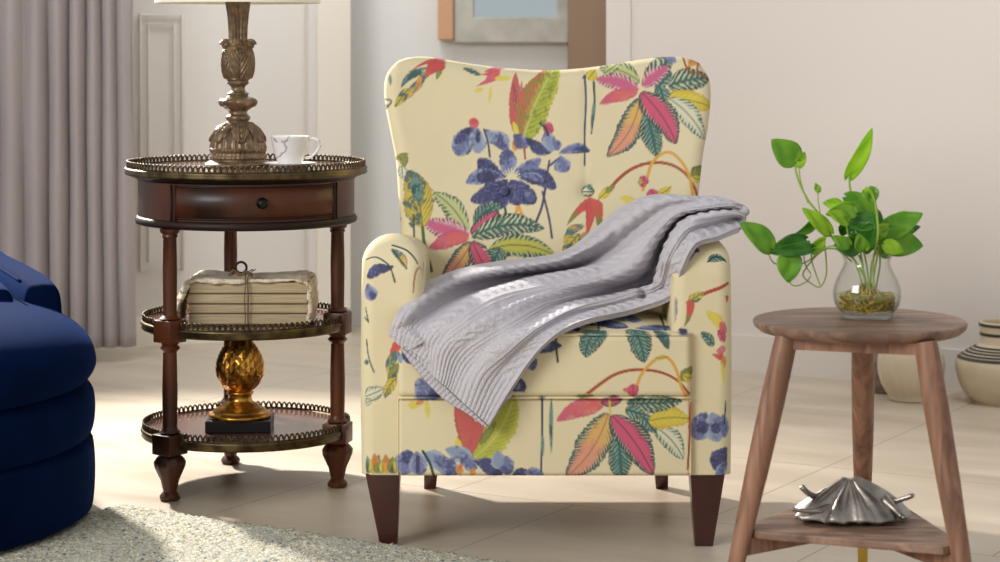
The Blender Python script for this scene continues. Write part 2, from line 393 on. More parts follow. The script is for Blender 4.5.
# ------------------------------------------------------------------ curtain
def curtain():
    n, m = 640, 60
    xs = np.linspace(-2.35, -1.19, n); zs = np.linspace(.045, 2.42, m)
    X, Z = np.meshgrid(xs, zs, indexing='ij')
    t = (xs+2.35)/.061
    ph = t+.35*np.sin(t*.7)+.3*np.sin(t*.31+1)
    A = .030+.010*np.sin(t*.9)
    f = A*np.sin(2*PI*ph/1.0*.95)+.005*np.sin(2*PI*ph*1.9+1)
    lo = 1-Z/2.42
    Y = 7.14+f[:, None]*(.55+.55*lo)+.006*np.sin(Z*9+X*30)
    Xd = X + .010*np.cos(2*PI*ph*.95)[:, None]*(.4+lo) + .02*lo**2*(X+1.9)
    Zd = Z+(lo > .985)*0.006*np.sin(ph*5)[:, None] + (Z < .3)*0.02*((X+1.19)/-.5).clip(0, 1)*0
    G = np.stack([Xd, Y, Zd], -1)
    idx = np.arange(n*m).reshape(n, m)
    q = np.stack([idx[:-1, :-1], idx[1:, :-1], idx[1:, 1:], idx[:-1, 1:]], -1).reshape(-1, 4)
    o = mesh_np('curtain', G, q, M['curtain'])
    md = o.modifiers.new('thick', 'SOLIDIFY'); md.thickness = .003
    tag(o, 'mauve grey pleated full length curtain hanging at the left edge', 'curtain')
curtain()

# ------------------------------------------------------------------ rug
def rug():
    a = math.radians(-32); c, s = math.cos(a), math.sin(a)
    n, m = 260, 160; Lx, Ly = 1.3, 1.25
    ox, oy = -.84, 4.875
    U, V = np.meshgrid(np.linspace(0, Lx, n), np.linspace(0, -Ly, m), indexing='ij')
    wob = .006*np.sin(U*17)*np.exp(V*30)+rng.normal(0, .002, U.shape)*(V > -.01)
    # rounded corner
    X = ox+c*U-s*(V+wob); Y = oy+s*U+c*(V+wob)
    Z = .013+rng.normal(0, .0016, U.shape); edge = np.minimum.reduce([U, Lx-U, -V, V+Ly])
    Z = np.where(edge < .001, .001, Z)
    G = np.stack([X, Y, Z], -1); idx = np.arange(n*m).reshape(n, m)
    q = np.stack([idx[:-1, :-1], idx[:-1, 1:], idx[1:, 1:], idx[1:, :-1]], -1).reshape(-1, 4)
    o = mesh_np('rug', G, q, M['rug'], smooth=False)
    tag(o, 'cream wool rug speckled with blue and green lying before the blue armchair', 'rug')
rug()

# ------------------------------------------------------------------ navy tub chair at the left edge
def navy_chair():
    cx, cy, R = -1.476, 4.72, .60
    t = thing('tub_chair', (cx, cy, .013), 'navy blue velvet tub chair with stacked rounded bands at the left edge', 'armchair')
    def band(z0, z1, r, bulge, rt, rb):
        pr = []
        for i in range(25):
            a = i/24; z = z0+(z1-z0)*a
            e = bulge*(1-(2*a-1)**2)
            d = min(z-z0, z1-z); q = min(rt if a > .5 else rb, .5*(z1-z0))
            k = q-math.sqrt(max(0, q*q-(q-d)**2)) if d < q else 0
            pr.append((r+e-k, z))
        return pr
    MB().lathe([(.01, .022)]+band(.020, .178, R-.008, .006, .016, .01)+[(.01, .177)], (cx, cy, 0), 128).build('base', M['velvet'], t)
    MB().lathe([(.01, .18)]+band(.176, .297, R-.012, .010, .03, .02)+[(.01, .295)], (cx, cy, 0), 128).build('seat_band', M['velvet'], t)
    pr = [(.01, .297), (R-.2, .297), (R-.08, .297), (R-.045, .2975), (R-.028, .299), (R-.016, .305), (R-.004, .322), (R, .338), (R-.003, .358), (R-.011, .379), (R-.026, .400), (R-.050, .420), (R-.085, .437), (R-.13, .450), (R-.19, .458), (R-.28, .463), (R-.42, .464), (.01, .464)]
    MB().lathe(cr(pr, 70), (cx, cy, 0), 128).build('seat_cushion', M['velvet'], t)
    # backrest arm running away to the rear left, with its piped border and a cushion inside it
    def padbar(pts, w, z0, z1, bev, name):
        b = MB(); pts = cr(pts, 40); n = len(pts)
        G = []
        for i, p in enumerate(pts):
            q = pts[min(i+1, n-1)]-pts[max(i-1, 0)]; q = q/np.linalg.norm(q); nx, ny = -q[1], q[0]
            end = min(i, n-1-i)/n*8; sh = 1-.12*max(0, 1-end)**2
            ring = []
            for k in range(32):
                a = 2*PI*k/32; ca, sa = math.cos(a), math.sin(a)
                ux = math.copysign(abs(ca)**.35, ca); uz = math.copysign(abs(sa)**.35, sa)
                ring.append((p[0]+nx*ux*w/2*sh, p[1]+ny*ux*w/2*sh, (z0+z1)/2+uz*(z1-z0)/2*(1-.05*max(0, 1-end)**2)))
            G.append(ring)
        G = np.array(G); b.grid(G, cv=True); b.f.append(tuple(range(32))); b.f.append(tuple((n-1)*32+k for k in range(32)))
        return b.build(name, M['velvet'], t)
    padbar([(-1.025, 4.95), (-1.14, 5.24), (-1.27, 5.55), (-1.42, 5.86), (-1.80, 6.05), (-2.1, 6.05)], .092, .04, .497, .03, 'armrest')
    G = []
    padbar([(-1.135, 4.90), (-1.25, 5.19), (-1.37, 5.46), (-1.55, 5.68), (-1.85, 5.85)], .12, .24, .488, .03, 'inner_cushion')
    b = MB()
    e = [(-1.075, 4.93), (-1.19, 5.22), (-1.32, 5.53), (-1.46, 5.82)]
    b.tube([(x, y, .499) for x, y in cr(e, 30)], .004, 6)
    b.build('piping', M['velvet'], t)
navy_chair()

# ------------------------------------------------------------------ gallery side table
TC = (-.595, 5.167)
def gallery(z0, R, h, n, parent):
    b = MB(); pitch = 2*PI/n
    for k in range(n):
        a0 = k*pitch; pts = []
        for i in range(9):
            f = i/8; a = a0+pitch*(.04+.92*f); q = math.sin(PI*f)**.45
            pts.append((TC[0]+R*math.cos(a), TC[1]+R*math.sin(a), z0+h*q))
        b.tube(pts, .0023, 5, cap=False)
    ring = [(TC[0]+R*math.cos(2*PI*i/96), TC[1]+R*math.sin(2*PI*i/96), z0+.001) for i in range(96)]
    b.tube(ring, .0022, 6, closed=True)
    return b.build('gallery', M['brass_loop'], parent)

def side_table():
    t = thing('side_table', (TC[0], TC[1], 0), 'round three tier mahogany side table with brass galleries beside the curtain', 'side table')
    c = (TC[0], TC[1], 0)
    # table top
    MB().lathe([(.001, .716), (.255, .716), (.257, .719), (.262, .7215), (.270, .724), (.276, .7275), (.276, .729)], c, 128).build('top_moulding', M['mahogany_dark'], t)
    tag(MB().lathe([(.274, .7275), (.281, .728), (.2835, .732), (.2815, .735), (.284, .739), (.282, .743), (.276, .744), (.27, .743), (.262, .742)], c, 128).build('rim_band', M['brass_old'], t), 'brass rim')
    MB().lathe([(.001, .7285), (.2705, .7285), (.2705, .7425), (.001, .7425)], c, 96).build('tabletop', M['shelf_wood'], t, auto=.5)
    gallery(.7435, .2765, .0145, 132, t)
    # apron drum
    MB().lathe([(.001, .628), (.2525, .628), (.2525, .718), (.001, .718)], c, 128).build('apron', M['mahogany'], t, auto=.5)
    MB().lathe([(.001, .612), (.250, .612), (.257, .615), (.2595, .621), (.257, .628), (.253, .632), (.001, .632)], c, 128).build('lower_moulding', M['mahogany_dark'], t)
    # drawer: curved front, frame beads and knob
    ac = -PI/2+math.radians(12.5); hw = math.radians(44.5)
    dr = MB().lathe([(.250, .638), (.2555, .6395), (.2555, .7085), (.250, .710)], c, 60, a0=ac-hw, a1=ac+hw).build('drawer', M['mahogany'], t)
    bd = MB()
    for z in (.6385, .7095):
        bd.tube([(TC[0]+.2556*math.cos(a), TC[1]+.2556*math.sin(a), z) for a in np.linspace(ac-hw, ac+hw, 50)], .0022, 6)
    for a in (ac-hw, ac+hw, ac-hw-.05, ac+hw+.05):
        bd.tube([(TC[0]+.2556*math.cos(a), TC[1]+.2556*math.sin(a), z) for z in (.632, .66, .714)], .0022, 6)
    bd.build('bead', M['mahogany_dark'], dr)
    ak = -PI/2+math.radians(14.2); d = Vector((math.cos(ak), math.sin(ak), 0)); p0 = Vector((TC[0], TC[1], .675))+d*.255
    b = MB(); b.tube([p0, p0+d*.006, p0+d*.0061, p0+d*.012, p0+d*.016, p0+d*.021, p0+d*.024], [.013, .013, .006, .005, .0105, .011, .006], 18)
    b.build('knob', M['iron'], dr)
    # shelves
    for z in (.386, .1355):
        MB().lathe([(.001, z-.014), (.236, z-.014), (.236, z), (.001, z)], c, 96).build('shelf', M['shelf_wood'], t, auto=.5)
        tag(MB().lathe([(.234, z-.020), (.241, z-.020), (.2445, z-.016), (.243, z-.010), (.2465, z-.005), (.2445, z+.001), (.236, z+.002), (.234, z-.001)], c, 128).build('shelf_rim', M['brass_old'], t), 'brass rim')
        gallery(z+.001, .2405, .0145, 114, t)
    # legs
    for (lx, ly) in ((-.746, 4.972), (-.378, 5.118), (-.662, 5.405)):
        b = MB(); lc = (lx, ly, 0)
        ang = math.atan2(ly-TC[1], lx-TC[0])
        pr = [(.0165, .0), (.0225, .003), (.0235, .010), (.019, .016), (.0150, .020), (.0165, .026), (.021, .046), (.0265, .062), (.0335, .078), (.0345, .088), (.030, .097), (.024, .102), (.026, .106)]
        def flute(a, z, r): return .0022*abs(math.sin(a*5)) if .058 < z < .095 else 0
        b.lathe(pr, lc, 48, disp=flute)
        b.box(lx-.029, lx+.029, ly-.029, ly+.029, .104, .150, .003, rot=ang)
        b.lathe([(.020, .150), (.024, .154), (.017, .162), (.0165, .17), (.0175, .25), (.0155, .335), (.020, .340), (.0235, .344), (.018, .350), (.021, .356)], lc, 32)
        b.box(lx-.027, lx+.027, ly-.027, ly+.027, .357, .408, .003, rot=ang)
        b.lathe([(.020, .408), (.0245, .411), (.016, .418), (.0155, .43), (.0165, .52), (.0150, .592), (.018, .596), (.0165, .601), (.022, .606), (.023, .613)], lc, 32, disp=lambda a, z, r: (-.0011*abs(math.sin(a*8)) if .425 < z < .59 else 0))
        b.build('leg', M['mahogany'], t, auto=.7)
side_table()

# ------------------------------------------------------------------ lamp
def table_lamp():
    lx, ly = (238-500)*5.17/F, 5.17; z0 = .7435; k = 5.17/F
    t = thing('table_lamp', (lx, ly, z0), 'carved bronze lamp with a pale shade standing on the gallery table', 'table lamp')
    zc = lambda y: H-(y-YH)*k
    raw = [(166, 32), (164, 33), (162, 31), (160, 28), (157, 28.5), (153, 27), (149, 28.5), (146, 28), (140, 26.5), (134, 23), (128, 18.5), (124, 13.5), (121.5, 10.5), (119, 12), (116.5, 12), (114, 9.5), (111, 9.5), (108.5, 13), (105.5, 17), (101.5, 18.5), (98.5, 16), (96, 10), (93.5, 11), (91, 7.5), (87, 7), (83.5, 10.5), (81, 10), (79.5, 11.5), (76, 13.5), (70, 15), (62, 15.5), (54, 14.5), (49, 12.5), (45, 10), (41, 9.5), (34, 9.5), (25, 10), (14, 11), (4, 12.5), (-6, 13), (-10, 9), (-14, 4)]
    pr = [(h*k, zc(y)) for y, h in raw]
    pr = [tuple(p) for p in cr(pr, 280)]; pr = [(max(.001, r), max(z, z0+.0002) if i < 2 else z) for i, (r, z) in enumerate(pr)]
    def disp(a, z, r):
        y = YH+(H-z)/k
        if y < 43: return -.0034*abs(math.sin(a*9))**.6*(1 if y > -6 else 0)
        if 48 < y < 79:   # acanthus bulb: three pointed leaves with ribs
            f = (y-48)/31; m = abs((a*4/(2*PI)+.35) % 1-.5)*2
            edge = .25+.75*(1-abs(2*f-1))**.5; g = .0030*min(1, max(0, (edge-m)*6))
            return g*1.5-.0022+.0020*math.sin((m*1.6+f*2.2)*14)*(m < edge)-(.0024 if m < .06 else 0)
        if 97 < y < 107: return .0050*(abs(math.cos(a*3))-.45)
        if 122 < y < 148:
            f = (y-122)/26; m = abs((a*7/(2*PI)) % 1-.5)*2; m2 = abs((a*7/(2*PI)+.5) % 1-.5)*2
            e1 = .80-.55*m**1.4
            if f < e1: return .0064+.0018*math.sin((m*1.2+f*1.2)*24)-(.0034 if m < .08 else 0)-(.002 if f > e1-.07 else 0)
            return -.0046*abs(math.sin(a*14))**.5+.0010
        if 80 < y < 84: return .0008*math.cos(a*24)
        if 150 < y < 158: return .0012*(math.cos(a*40) > 0)
        return 0
    MB().lathe(pr, (lx, ly, 0), 260, disp=disp).build('lamp_body', M['lamp_bronze'], t)
    b = MB()
    for i in range(4):
        a = PI/4*0+i*PI/2+.12; cx, cy = lx+math.cos(a)*11.5*k, ly+math.sin(a)*11.5*k
        sp = []
        for j in range(26):
            q = j/25; rr = .0105*(1-q*.75); an = q*3.2*PI
            o = .001+rr*math.cos(an)
            sp.append((cx+math.cos(a)*o, cy+math.sin(a)*o, zc(45)+rr*math.sin(an)))
        b.tube(sp, [.0062*(1-.35*j/25) for j in range(26)], 8)
        b.ball((cx, cy, zc(45)), .0085, 8)
    b.build('scroll', M['lamp_bronze'], t)
    # socket, harp and shade
    b = MB().lathe([(.012, zc(-12)), (.016, zc(-14)), (.016, zc(-34)), (.010, zc(-38))], (lx, ly, 0), 24); b.build('socket', M['brass_old'], t)
    sh = MB(); zs0, zs1 = zc(3.2), zc(-90)
    sh.lathe([(.1935, zs0), (.1945, zs0+.005), (.194, zs0+.010), (.150, zs1-.01), (.151, zs1), (.148, zs1), (.148, zs1-.01), (.1915, zs0+.010), (.1915, zs0), (.1935, zs0)], (lx, ly, 0), 96, cap=False)
    sh.build('lamp_shade', M['shade'], t)
    b = MB()
    for a in (0, 2*PI/3, 4*PI/3):
        b.tube([(lx, ly, zs1-.02), (lx+.149*math.cos(a), ly+.149*math.sin(a), zs1-.008)], .0018, 6)
    b.tube([(lx, ly, zc(-36)), (lx+.03, ly, zc(-50)), (lx+.025, ly, zs1-.04), (lx, ly, zs1-.018), (lx-.025, ly, zs1-.04), (lx-.03, ly, zc(-50)), (lx, ly, zc(-36))], .0016, 6)
    b.build('shade_frame', M['brass_old'], t)
table_lamp()

# ------------------------------------------------------------------ cup and saucer
def cup():
    cx, cy, z = -.486, 5.09, .7432; c = (cx, cy, z)
    t = thing('saucer', c, 'white marbled saucer under the cup beside the lamp', 'saucer')
    MB().lathe([(.001, .002), (.030, .001), (.034, 0), (.036, .003), (.050, .007), (.060, .0125), (.0605, .0135), (.058, .0135), (.048, .0095), (.034, .006), (.001, .006)], c, 64).build('dish', M['marble'], t)
    c2 = (cx, cy, z+.0065)
    t2 = thing('tea_cup', c2, 'white cup with grey marble veins standing on the saucer by the lamp', 'cup')
    MB().lathe([(.001, .001), (.021, 0), (.025, .001), (.028, .006), (.034, .022), (.040, .045), (.0445, .0655), (.0455, .068), (.0445, .0685), (.0425, .066), (.038, .044), (.031, .020), (.026, .008), (.001, .006)], c2, 64).build('cup_bowl', M['marble'], t2)
    p = [(.038, 0, .056), (.052, -.004, .062), (.066, -.006, .058), (.070, -.007, .046), (.062, -.006, .032), (.048, -.004, .020), (.034, 0, .018)]
    MB().tube([(c2[0]+a, c2[1]+b_, c2[2]+d) for a, b_, d in cr(p, 28)], .0032, 10).build('handle', M['marble'], t2)
cup()

# ------------------------------------------------------------------ bundle of books
def bundle():
    z = .3875; y0, y1 = 5.035, 5.20; s = 5.035/F
    xl, xr = (188.5-500)*s, (308-500)*s
    t = thing('book_bundle', ((xl+xr)/2, (y0+y1)/2, z), 'bundle of old books wrapped in ivory lace and tied with twine on middle shelf', 'books')
    hs = [.0255, .022, .0235, .027]; zz = z+.001
    for i, h in enumerate(hs):
        dx = [0, .001, -.001, .0015][i]
        b = MB(); g = 14
        b.box(xl+dx, xr+dx, y0+.002*i*0, y1, zz+.0012, zz+h-.0012, .002)
        pg = b.build('book', M['paper'], t, smooth=False)
        MB().box(xl+dx-.001, xr+dx+.001, y0-.0012, y1+.001, zz-.0002, zz+.0011).box(xl+dx-.001, xr+dx+.001, y0-.0012, y1+.001, zz+h-.0011, zz+h+.0002).build('cover', M['paper_line'], pg, smooth=False)
        zz += h
    top = zz
    # lace cloth over the top and ends
    n, m = 150, 70; pts = []
    path = [(xl-.034, z+.002), (xl-.030, z+.030), (xl-.022, z+.065), (xl-.006, top-.004), (xl+.010, top+.008), (xl+.06, top+.0065), ((xl+xr)/2-.01, top+.0045), (xr-.05, top+.008), (xr-.012, top+.006), (xr+.006, top-.008), (xr+.009, z+.05), (xr+.007, z+.004)]
    pc = cr(path, n); G = np.zeros((n, m, 3))
    for i in range(n):
        for j in range(m):
            v = j/(m-1); x, zc_ = pc[i]
            side = 1 if i < n*.3 else (.7 if i > n*.8 else 0)
            yy = y0-.006+(y1+.01-y0)*v
            w = (math.sin(i*.9+v*7)*.0011+math.sin(i*.33-v*13)*.0014)*(1 if i < n*.3 or i > n*.85 else .35)
            G[i, j] = (x+w*(1 if side else 0)-(.006*math.sin(v*22+i*.15) if i < n*.3 else 0), yy+.003*math.sin(i*.7)*(1-v), zc_+w+(0 if side else .002*math.sin(v*9+i*.1)))
    # front lip that drops a little over the page edges
    lip = np.zeros((n, 8, 3))
    for i in range(n):
        for j in range(8):
            f = j/7; p = G[i, 0]; inner = (1 if n*.30 < i < n*.83 else 0)
            drop = (.0095+.003*math.sin(i*.11)+.0012*math.sin(i*.5))*inner
            cxm = (xl+xr)/2
            lip[i, 7-j] = (p[0]+(0 if inner else (.010 if p[0] < cxm else -.010))*f, p[1]-.003*math.sin(f*PI), p[2]-drop*f)
    GG = np.concatenate([lip[:, :-1], G], 1)
    o = MB().grid(GG).build('lace_wrap', M['lace'], t); md = o.modifiers.new('t', 'SOLIDIFY'); md.thickness = .003
    # twine and ring
    b = MB(); xt = (247-500)*s; yf = y0-.010
    for d in (-.0035, .0035):
        b.tube(cr([(xt+d, y1-.02, top+.013), (xt+d, (y0+y1)/2, top+.016), (xt+d, y0, top+.014), (xt+d*.6, yf, top-.004), (xt+d*1.3, yf, z+.06), (xt+d*.8, yf, z+.02), (xt+d, yf+.001, z+.003)], 40), .0014, 6)
    xk = (241-500)*s
    b.tube(cr([(xk-.028, y0, top+.015), (xk-.012, y0-.004, top+.021), (xk, y0-.006, top+.016), (xk+.014, y0-.004, top+.022), (xk+.026, y0, top+.014)], 26), .003, 6)
    b.tube(cr([(xk, y0-.004, top+.018), (xk+.014, y0-.01, top+.026), (xk+.022, y0-.012, top+.016), (xk+.03, y0-.012, top+.010)], 20), .0018, 6)
    b.tube(cr([(xk, y0-.004, top+.018), (xk-.016, y0-.01, top+.027), (xk-.024, y0-.012, top+.019)], 20), .0026, 6)
    b.build('twine', M['twine'], t)
    MB().tube([(xk+.0005+.0125*math.cos(a), y0-.002, top+.033+.0125*math.sin(a)) for a in np.linspace(0, 2*PI, 33)[:-1]], .0028, 8, closed=True).build('ring', M['iron'], t)
bundle()

# ------------------------------------------------------------------ gold artichoke
def artichoke():
    cx, cy, z = (240-500)*5.12/F, 5.12, .1345
    z = .1362
    t = thing('artichoke_ornament', (cx, cy, z), 'gilded artichoke ornament on a black square plinth on the bottom shelf', 'ornament')
    MB().box(cx-.075, cx+.075, cy-.062, cy+.062, z, z+.027, .0015, rot=.03, c=(cx, cy, 0)).build('plinth', M['black_base'], t, smooth=False)
    b = MB(); c = (cx, cy, z+.027)
    b.lathe([(.001, 0), (.071, 0), (.073, .004), (.071, .009), (.064, .011), (.062, .015), (.058, .020), (.049, .023), (.047, .026), (.041, .031), (.030, .036), (.0275, .042), (.0265, .050), (.031, .055), (.032, .058), (.026, .062), (.001, .062)], c, 64)
    b.build('foot', M['gold'], t)
    # egg of overlapping scales
    e = MB(); ez, eh = c[2]+.058, .132
    def prof(f):  # radius along the height
        return .0535*(math.sin(PI*min(1, f*.93+.07)))**.62*(1-.22*f) if f < .999 else .002
    pr = [(max(.001, prof(i/24)), eh*i/24) for i in range(25)]
    e.lathe(pr, (cx, cy, ez), 32)
    rows = 13
    for r in range(rows):
        f = .05+.87*r/rows; R = prof(f); n = max(7, int(17*R/.052))
        for k in range(n):
            a = 2*PI*(k+.5*(r % 2))/n; wv = 2*PI*R/n*.60; hgt = .017
            up = Vector((0, 0, 1)); out = Vector((math.cos(a), math.sin(a), 0)); si = Vector((-math.sin(a), math.cos(a), 0))
            base = Vector((cx, cy, ez+eh*f))
            V = []
            for (u, v, w) in ((-.8, -.2, .000), (.8, -.2, .000), (-1, .35, .0024), (0, .1, .0064), (1, .35, .0024), (-.6, .75, .0040), (.6, .75, .0040), (0, 1.15, .0098)):
                ff = min(.98, f+hgt*v/eh); rr = prof(ff)
                V.append(Vector((cx, cy, ez+eh*ff))+out*(rr+w)+si*u*wv)
            e.add(V, [(0, 3, 2), (0, 1, 3), (1, 4, 3), (2, 3, 5), (3, 4, 6), (3, 6, 7), (3, 7, 5)])
    e.build('scales', M['gold'], t, smooth=False)
artichoke()
# ------------------------------------------------------------------ the printed fabric
SS = 2
CREAM = lin((229, 214, 174))
class Canvas:
    """printed cloth, painted as leaves, petals and stems; 1 unit = about 2.2 mm of cloth"""
    def __init__(s, x0, x1, y0, y1):
        s.x0, s.y0 = x0, y0; s.w, s.h = int((x1-x0)*SS), int((y1-y0)*SS)
        s.a = np.ones((s.h, s.w, 3))*CREAM
        s.noise = s._noise(s.h, s.w, 4)*.3+s._noise(s.h, s.w, 9)*.35+s._noise(s.h, s.w, 20)*.35
    def _noise(s, h, w, cell):
        g = rng.random((h//cell+3, w//cell+3)); y = np.arange(h)/cell; x = np.arange(w)/cell
        yi, xi = y.astype(int), x.astype(int); fy, fx = y-yi, x-xi; fy = fy*fy*(3-2*fy); fx = fx*fx*(3-2*fx)
        a = g[yi][:, xi]; b = g[yi][:, xi+1]; c = g[yi+1][:, xi]; d = g[yi+1][:, xi+1]
        return (a*(1-fx)+b*fx)*(1-fy)[:, None]+(c*(1-fx)+d*fx)*fy[:, None]
    def _box(s, xa, xb, ya, yb):
        i0, i1 = max(0, int((ya-s.y0)*SS)), min(s.h, int((yb-s.y0)*SS)+1)
        j0, j1 = max(0, int((xa-s.x0)*SS)), min(s.w, int((xb-s.x0)*SS)+1)
        if i1 <= i0 or j1 <= j0: return None
        Y, X = np.mgrid[i0:i1, j0:j1]; return i0, i1, j0, j1, X/SS+s.x0, Y/SS+s.y0
    def put(s, bx, al, col):
        i0, i1, j0, j1 = bx[:4]; al = np.clip(al, 0, 1)[..., None]
        s.a[i0:i1, j0:j1] = s.a[i0:i1, j0:j1]*(1-al)+col*al
    def leaf(s, b, t, w, st, bend=0.0, al=1.0):
        b = np.array(b, float); t = np.array(t, float); L = np.linalg.norm(t-b); d = (t-b)/L; n = np.array([-d[1], d[0]])
        w = w*1.1; R = L+w*2; c = (b+t)/2; bx = s._box(c[0]-R*.6-w, c[0]+R*.6+w, c[1]-R*.6-w, c[1]+R*.6+w)
        if bx is None: return
        i0, i1, j0, j1, X, Y = bx; N = s.noise[i0:i1, j0:j1]
        u = ((X-b[0])*d[0]+(Y-b[1])*d[1])/L; v = (X-b[0])*n[0]+(Y-b[1])*n[1]-bend*L*4*u*(1-u)
        uc = np.clip(u, 0, 1); kind = st.get('kind', 'leaf')
        if kind == 'petal': prof = np.sin(PI*uc**1.25)**.55
        elif kind == 'bract': prof = (1-uc)**.75*np.minimum(1, uc*9)**.5
        else: prof = np.sin(PI*uc**.92)**.62*(1-.14*uc)
        ww = w*prof*(1+.035*np.sin(u*L*1.1+v)+.30*(N-.5)+.08*np.sin(u*7+b[0])*np.sign(v))+1e-3
        e = np.abs(v)/ww; inside = np.clip((1-e)*ww*SS*.7, 0, 1)*((u > 0) & (u < 1))
        core, edge = lin(st['core']), lin(st['edge'])
        k = np.clip((e-st.get('e0', .55)+.5*(N-.5))/.3, 0, 1)[..., None]; col = core*(1-k)+edge*k
        if 'core2' in st:
            k = np.clip((uc-.45+1.1*(N-.5))/.25+.3, 0, 1)[..., None]; c2 = lin(st['core2']); k2 = np.clip((e-st.get('e0', .55))/.3, 0, 1)[..., None]
            col = (core*(1-k)+c2*k)*(1-k2)+edge*k2
        if 'half' in st:
            k = np.clip(-v/w*3-.1+1.6*(N-.5)+.6*(.6-uc), 0, 1)[..., None]; col = col*(1-k)+lin(st['half'])*k
        if 'vein' in st:
            fr = st.get('freq', 5.5)
            ph = (u*L-np.abs(v)*.75-.03*v*v+1.2*np.sign(v))/fr; sv = np.abs(((ph+.9*(N-.5)) % 1)-.5)*2; sv = sv-.10*np.clip(e-.5, 0, 1)+.5*(s.noise[::-1, ::-1][i0:i1, j0:j1]-.5)
            k = np.clip((sv-st.get('thr', .62))/.35, 0, 1)*st.get('va', .9)*(e < .98)*np.clip(e*4, .3, 1)
            col = col*(1-k[..., None])+lin(st['vein'])*k[..., None]
        if 'feather' in st:
            ph = (u*L-np.abs(v)*.8+1.1*np.sign(v))/st.get('ff', 3.6); sv = np.abs(((ph+1.2*(N-.5)) % 1)-.5)*2; N2 = s.noise[::-1, ::-1][i0:i1, j0:j1]
            er = np.clip((e-.30-.5*(N2-.35))/.35, 0, 1); k = np.clip((sv-.62+.35*er)/.3, 0, 1)*er; g2 = np.clip((.35-sv)/.2, 0, 1)*np.clip((e-.55)/.2, 0, 1)*.8
            col = col*(1-g2[..., None])+lin(CR)*g2[..., None]; col = col*(1-k[..., None])+lin(st['feather'])*k[..., None]
        if 'mid' in st:
            k = np.clip(1.0-np.abs(v)/1.0, 0, 1)[..., None]; col = col*(1-k)+lin(st['mid'])*k
        if 'dark' in st:
            k = (np.clip((N-.54)/.10, 0, 1)*.85)[..., None]; col = col*(1-k)+lin(st['dark'])*k
        if 'outline' in st:
            k = np.clip(1.25-(1-e)*ww/(st.get('ow', 1.1)*(.45+1.2*s.noise[::-1][i0:i1, j0:j1])), 0, 1)[..., None]; col = col*(1-k)+lin(st['outline'])*k
        wash = 1-st.get('wash', 0)*np.clip((N-.45)*3, 0, 1)
        g_ = col.mean(-1, keepdims=True); col = (col*.93+g_*.07)*.95+CREAM*.05; s.put(bx, inside*al*wash, col)
    def stroke(s, pts, w, col, w2=None, al=1.0):
        q = cr(pts, max(8, 10*len(pts))) if len(pts) > 2 else np.array(pts, float); w2 = w if w2 is None else w2
        bx = s._box(q[:, 0].min()-w-2, q[:, 0].max()+w+2, q[:, 1].min()-w-2, q[:, 1].max()+w+2)
        if bx is None: return
        X, Y = bx[4], bx[5]; best = np.zeros_like(X)
        for i in range(len(q)-1):
            a, b = q[i], q[i+1]; ab = b-a; l2 = (ab**2).sum()+1e-9
            tt = np.clip(((X-a[0])*ab[0]+(Y-a[1])*ab[1])/l2, 0, 1)
            dd = np.hypot(X-a[0]-tt*ab[0], Y-a[1]-tt*ab[1]); f = (i+tt)/(len(q)-1); r = w*(1-f)+w2*f
            best = np.maximum(best, np.clip((r-dd)*SS+.5, 0, 1))
        s.put(bx, best*al, lin(col))
    def sample(s, U, V):
        x = np.clip((U-s.x0)*SS, 0, s.w-1.01); y = np.clip((V-s.y0)*SS, 0, s.h-1.01)
        xi, yi = x.astype(int), y.astype(int); fx, fy = (x-xi)[..., None], (y-yi)[..., None]; a = s.a
        return (a[yi, xi]*(1-fx)+a[yi, xi+1]*fx)*(1-fy)+(a[yi+1, xi]*(1-fx)+a[yi+1, xi+1]*fx)*fy

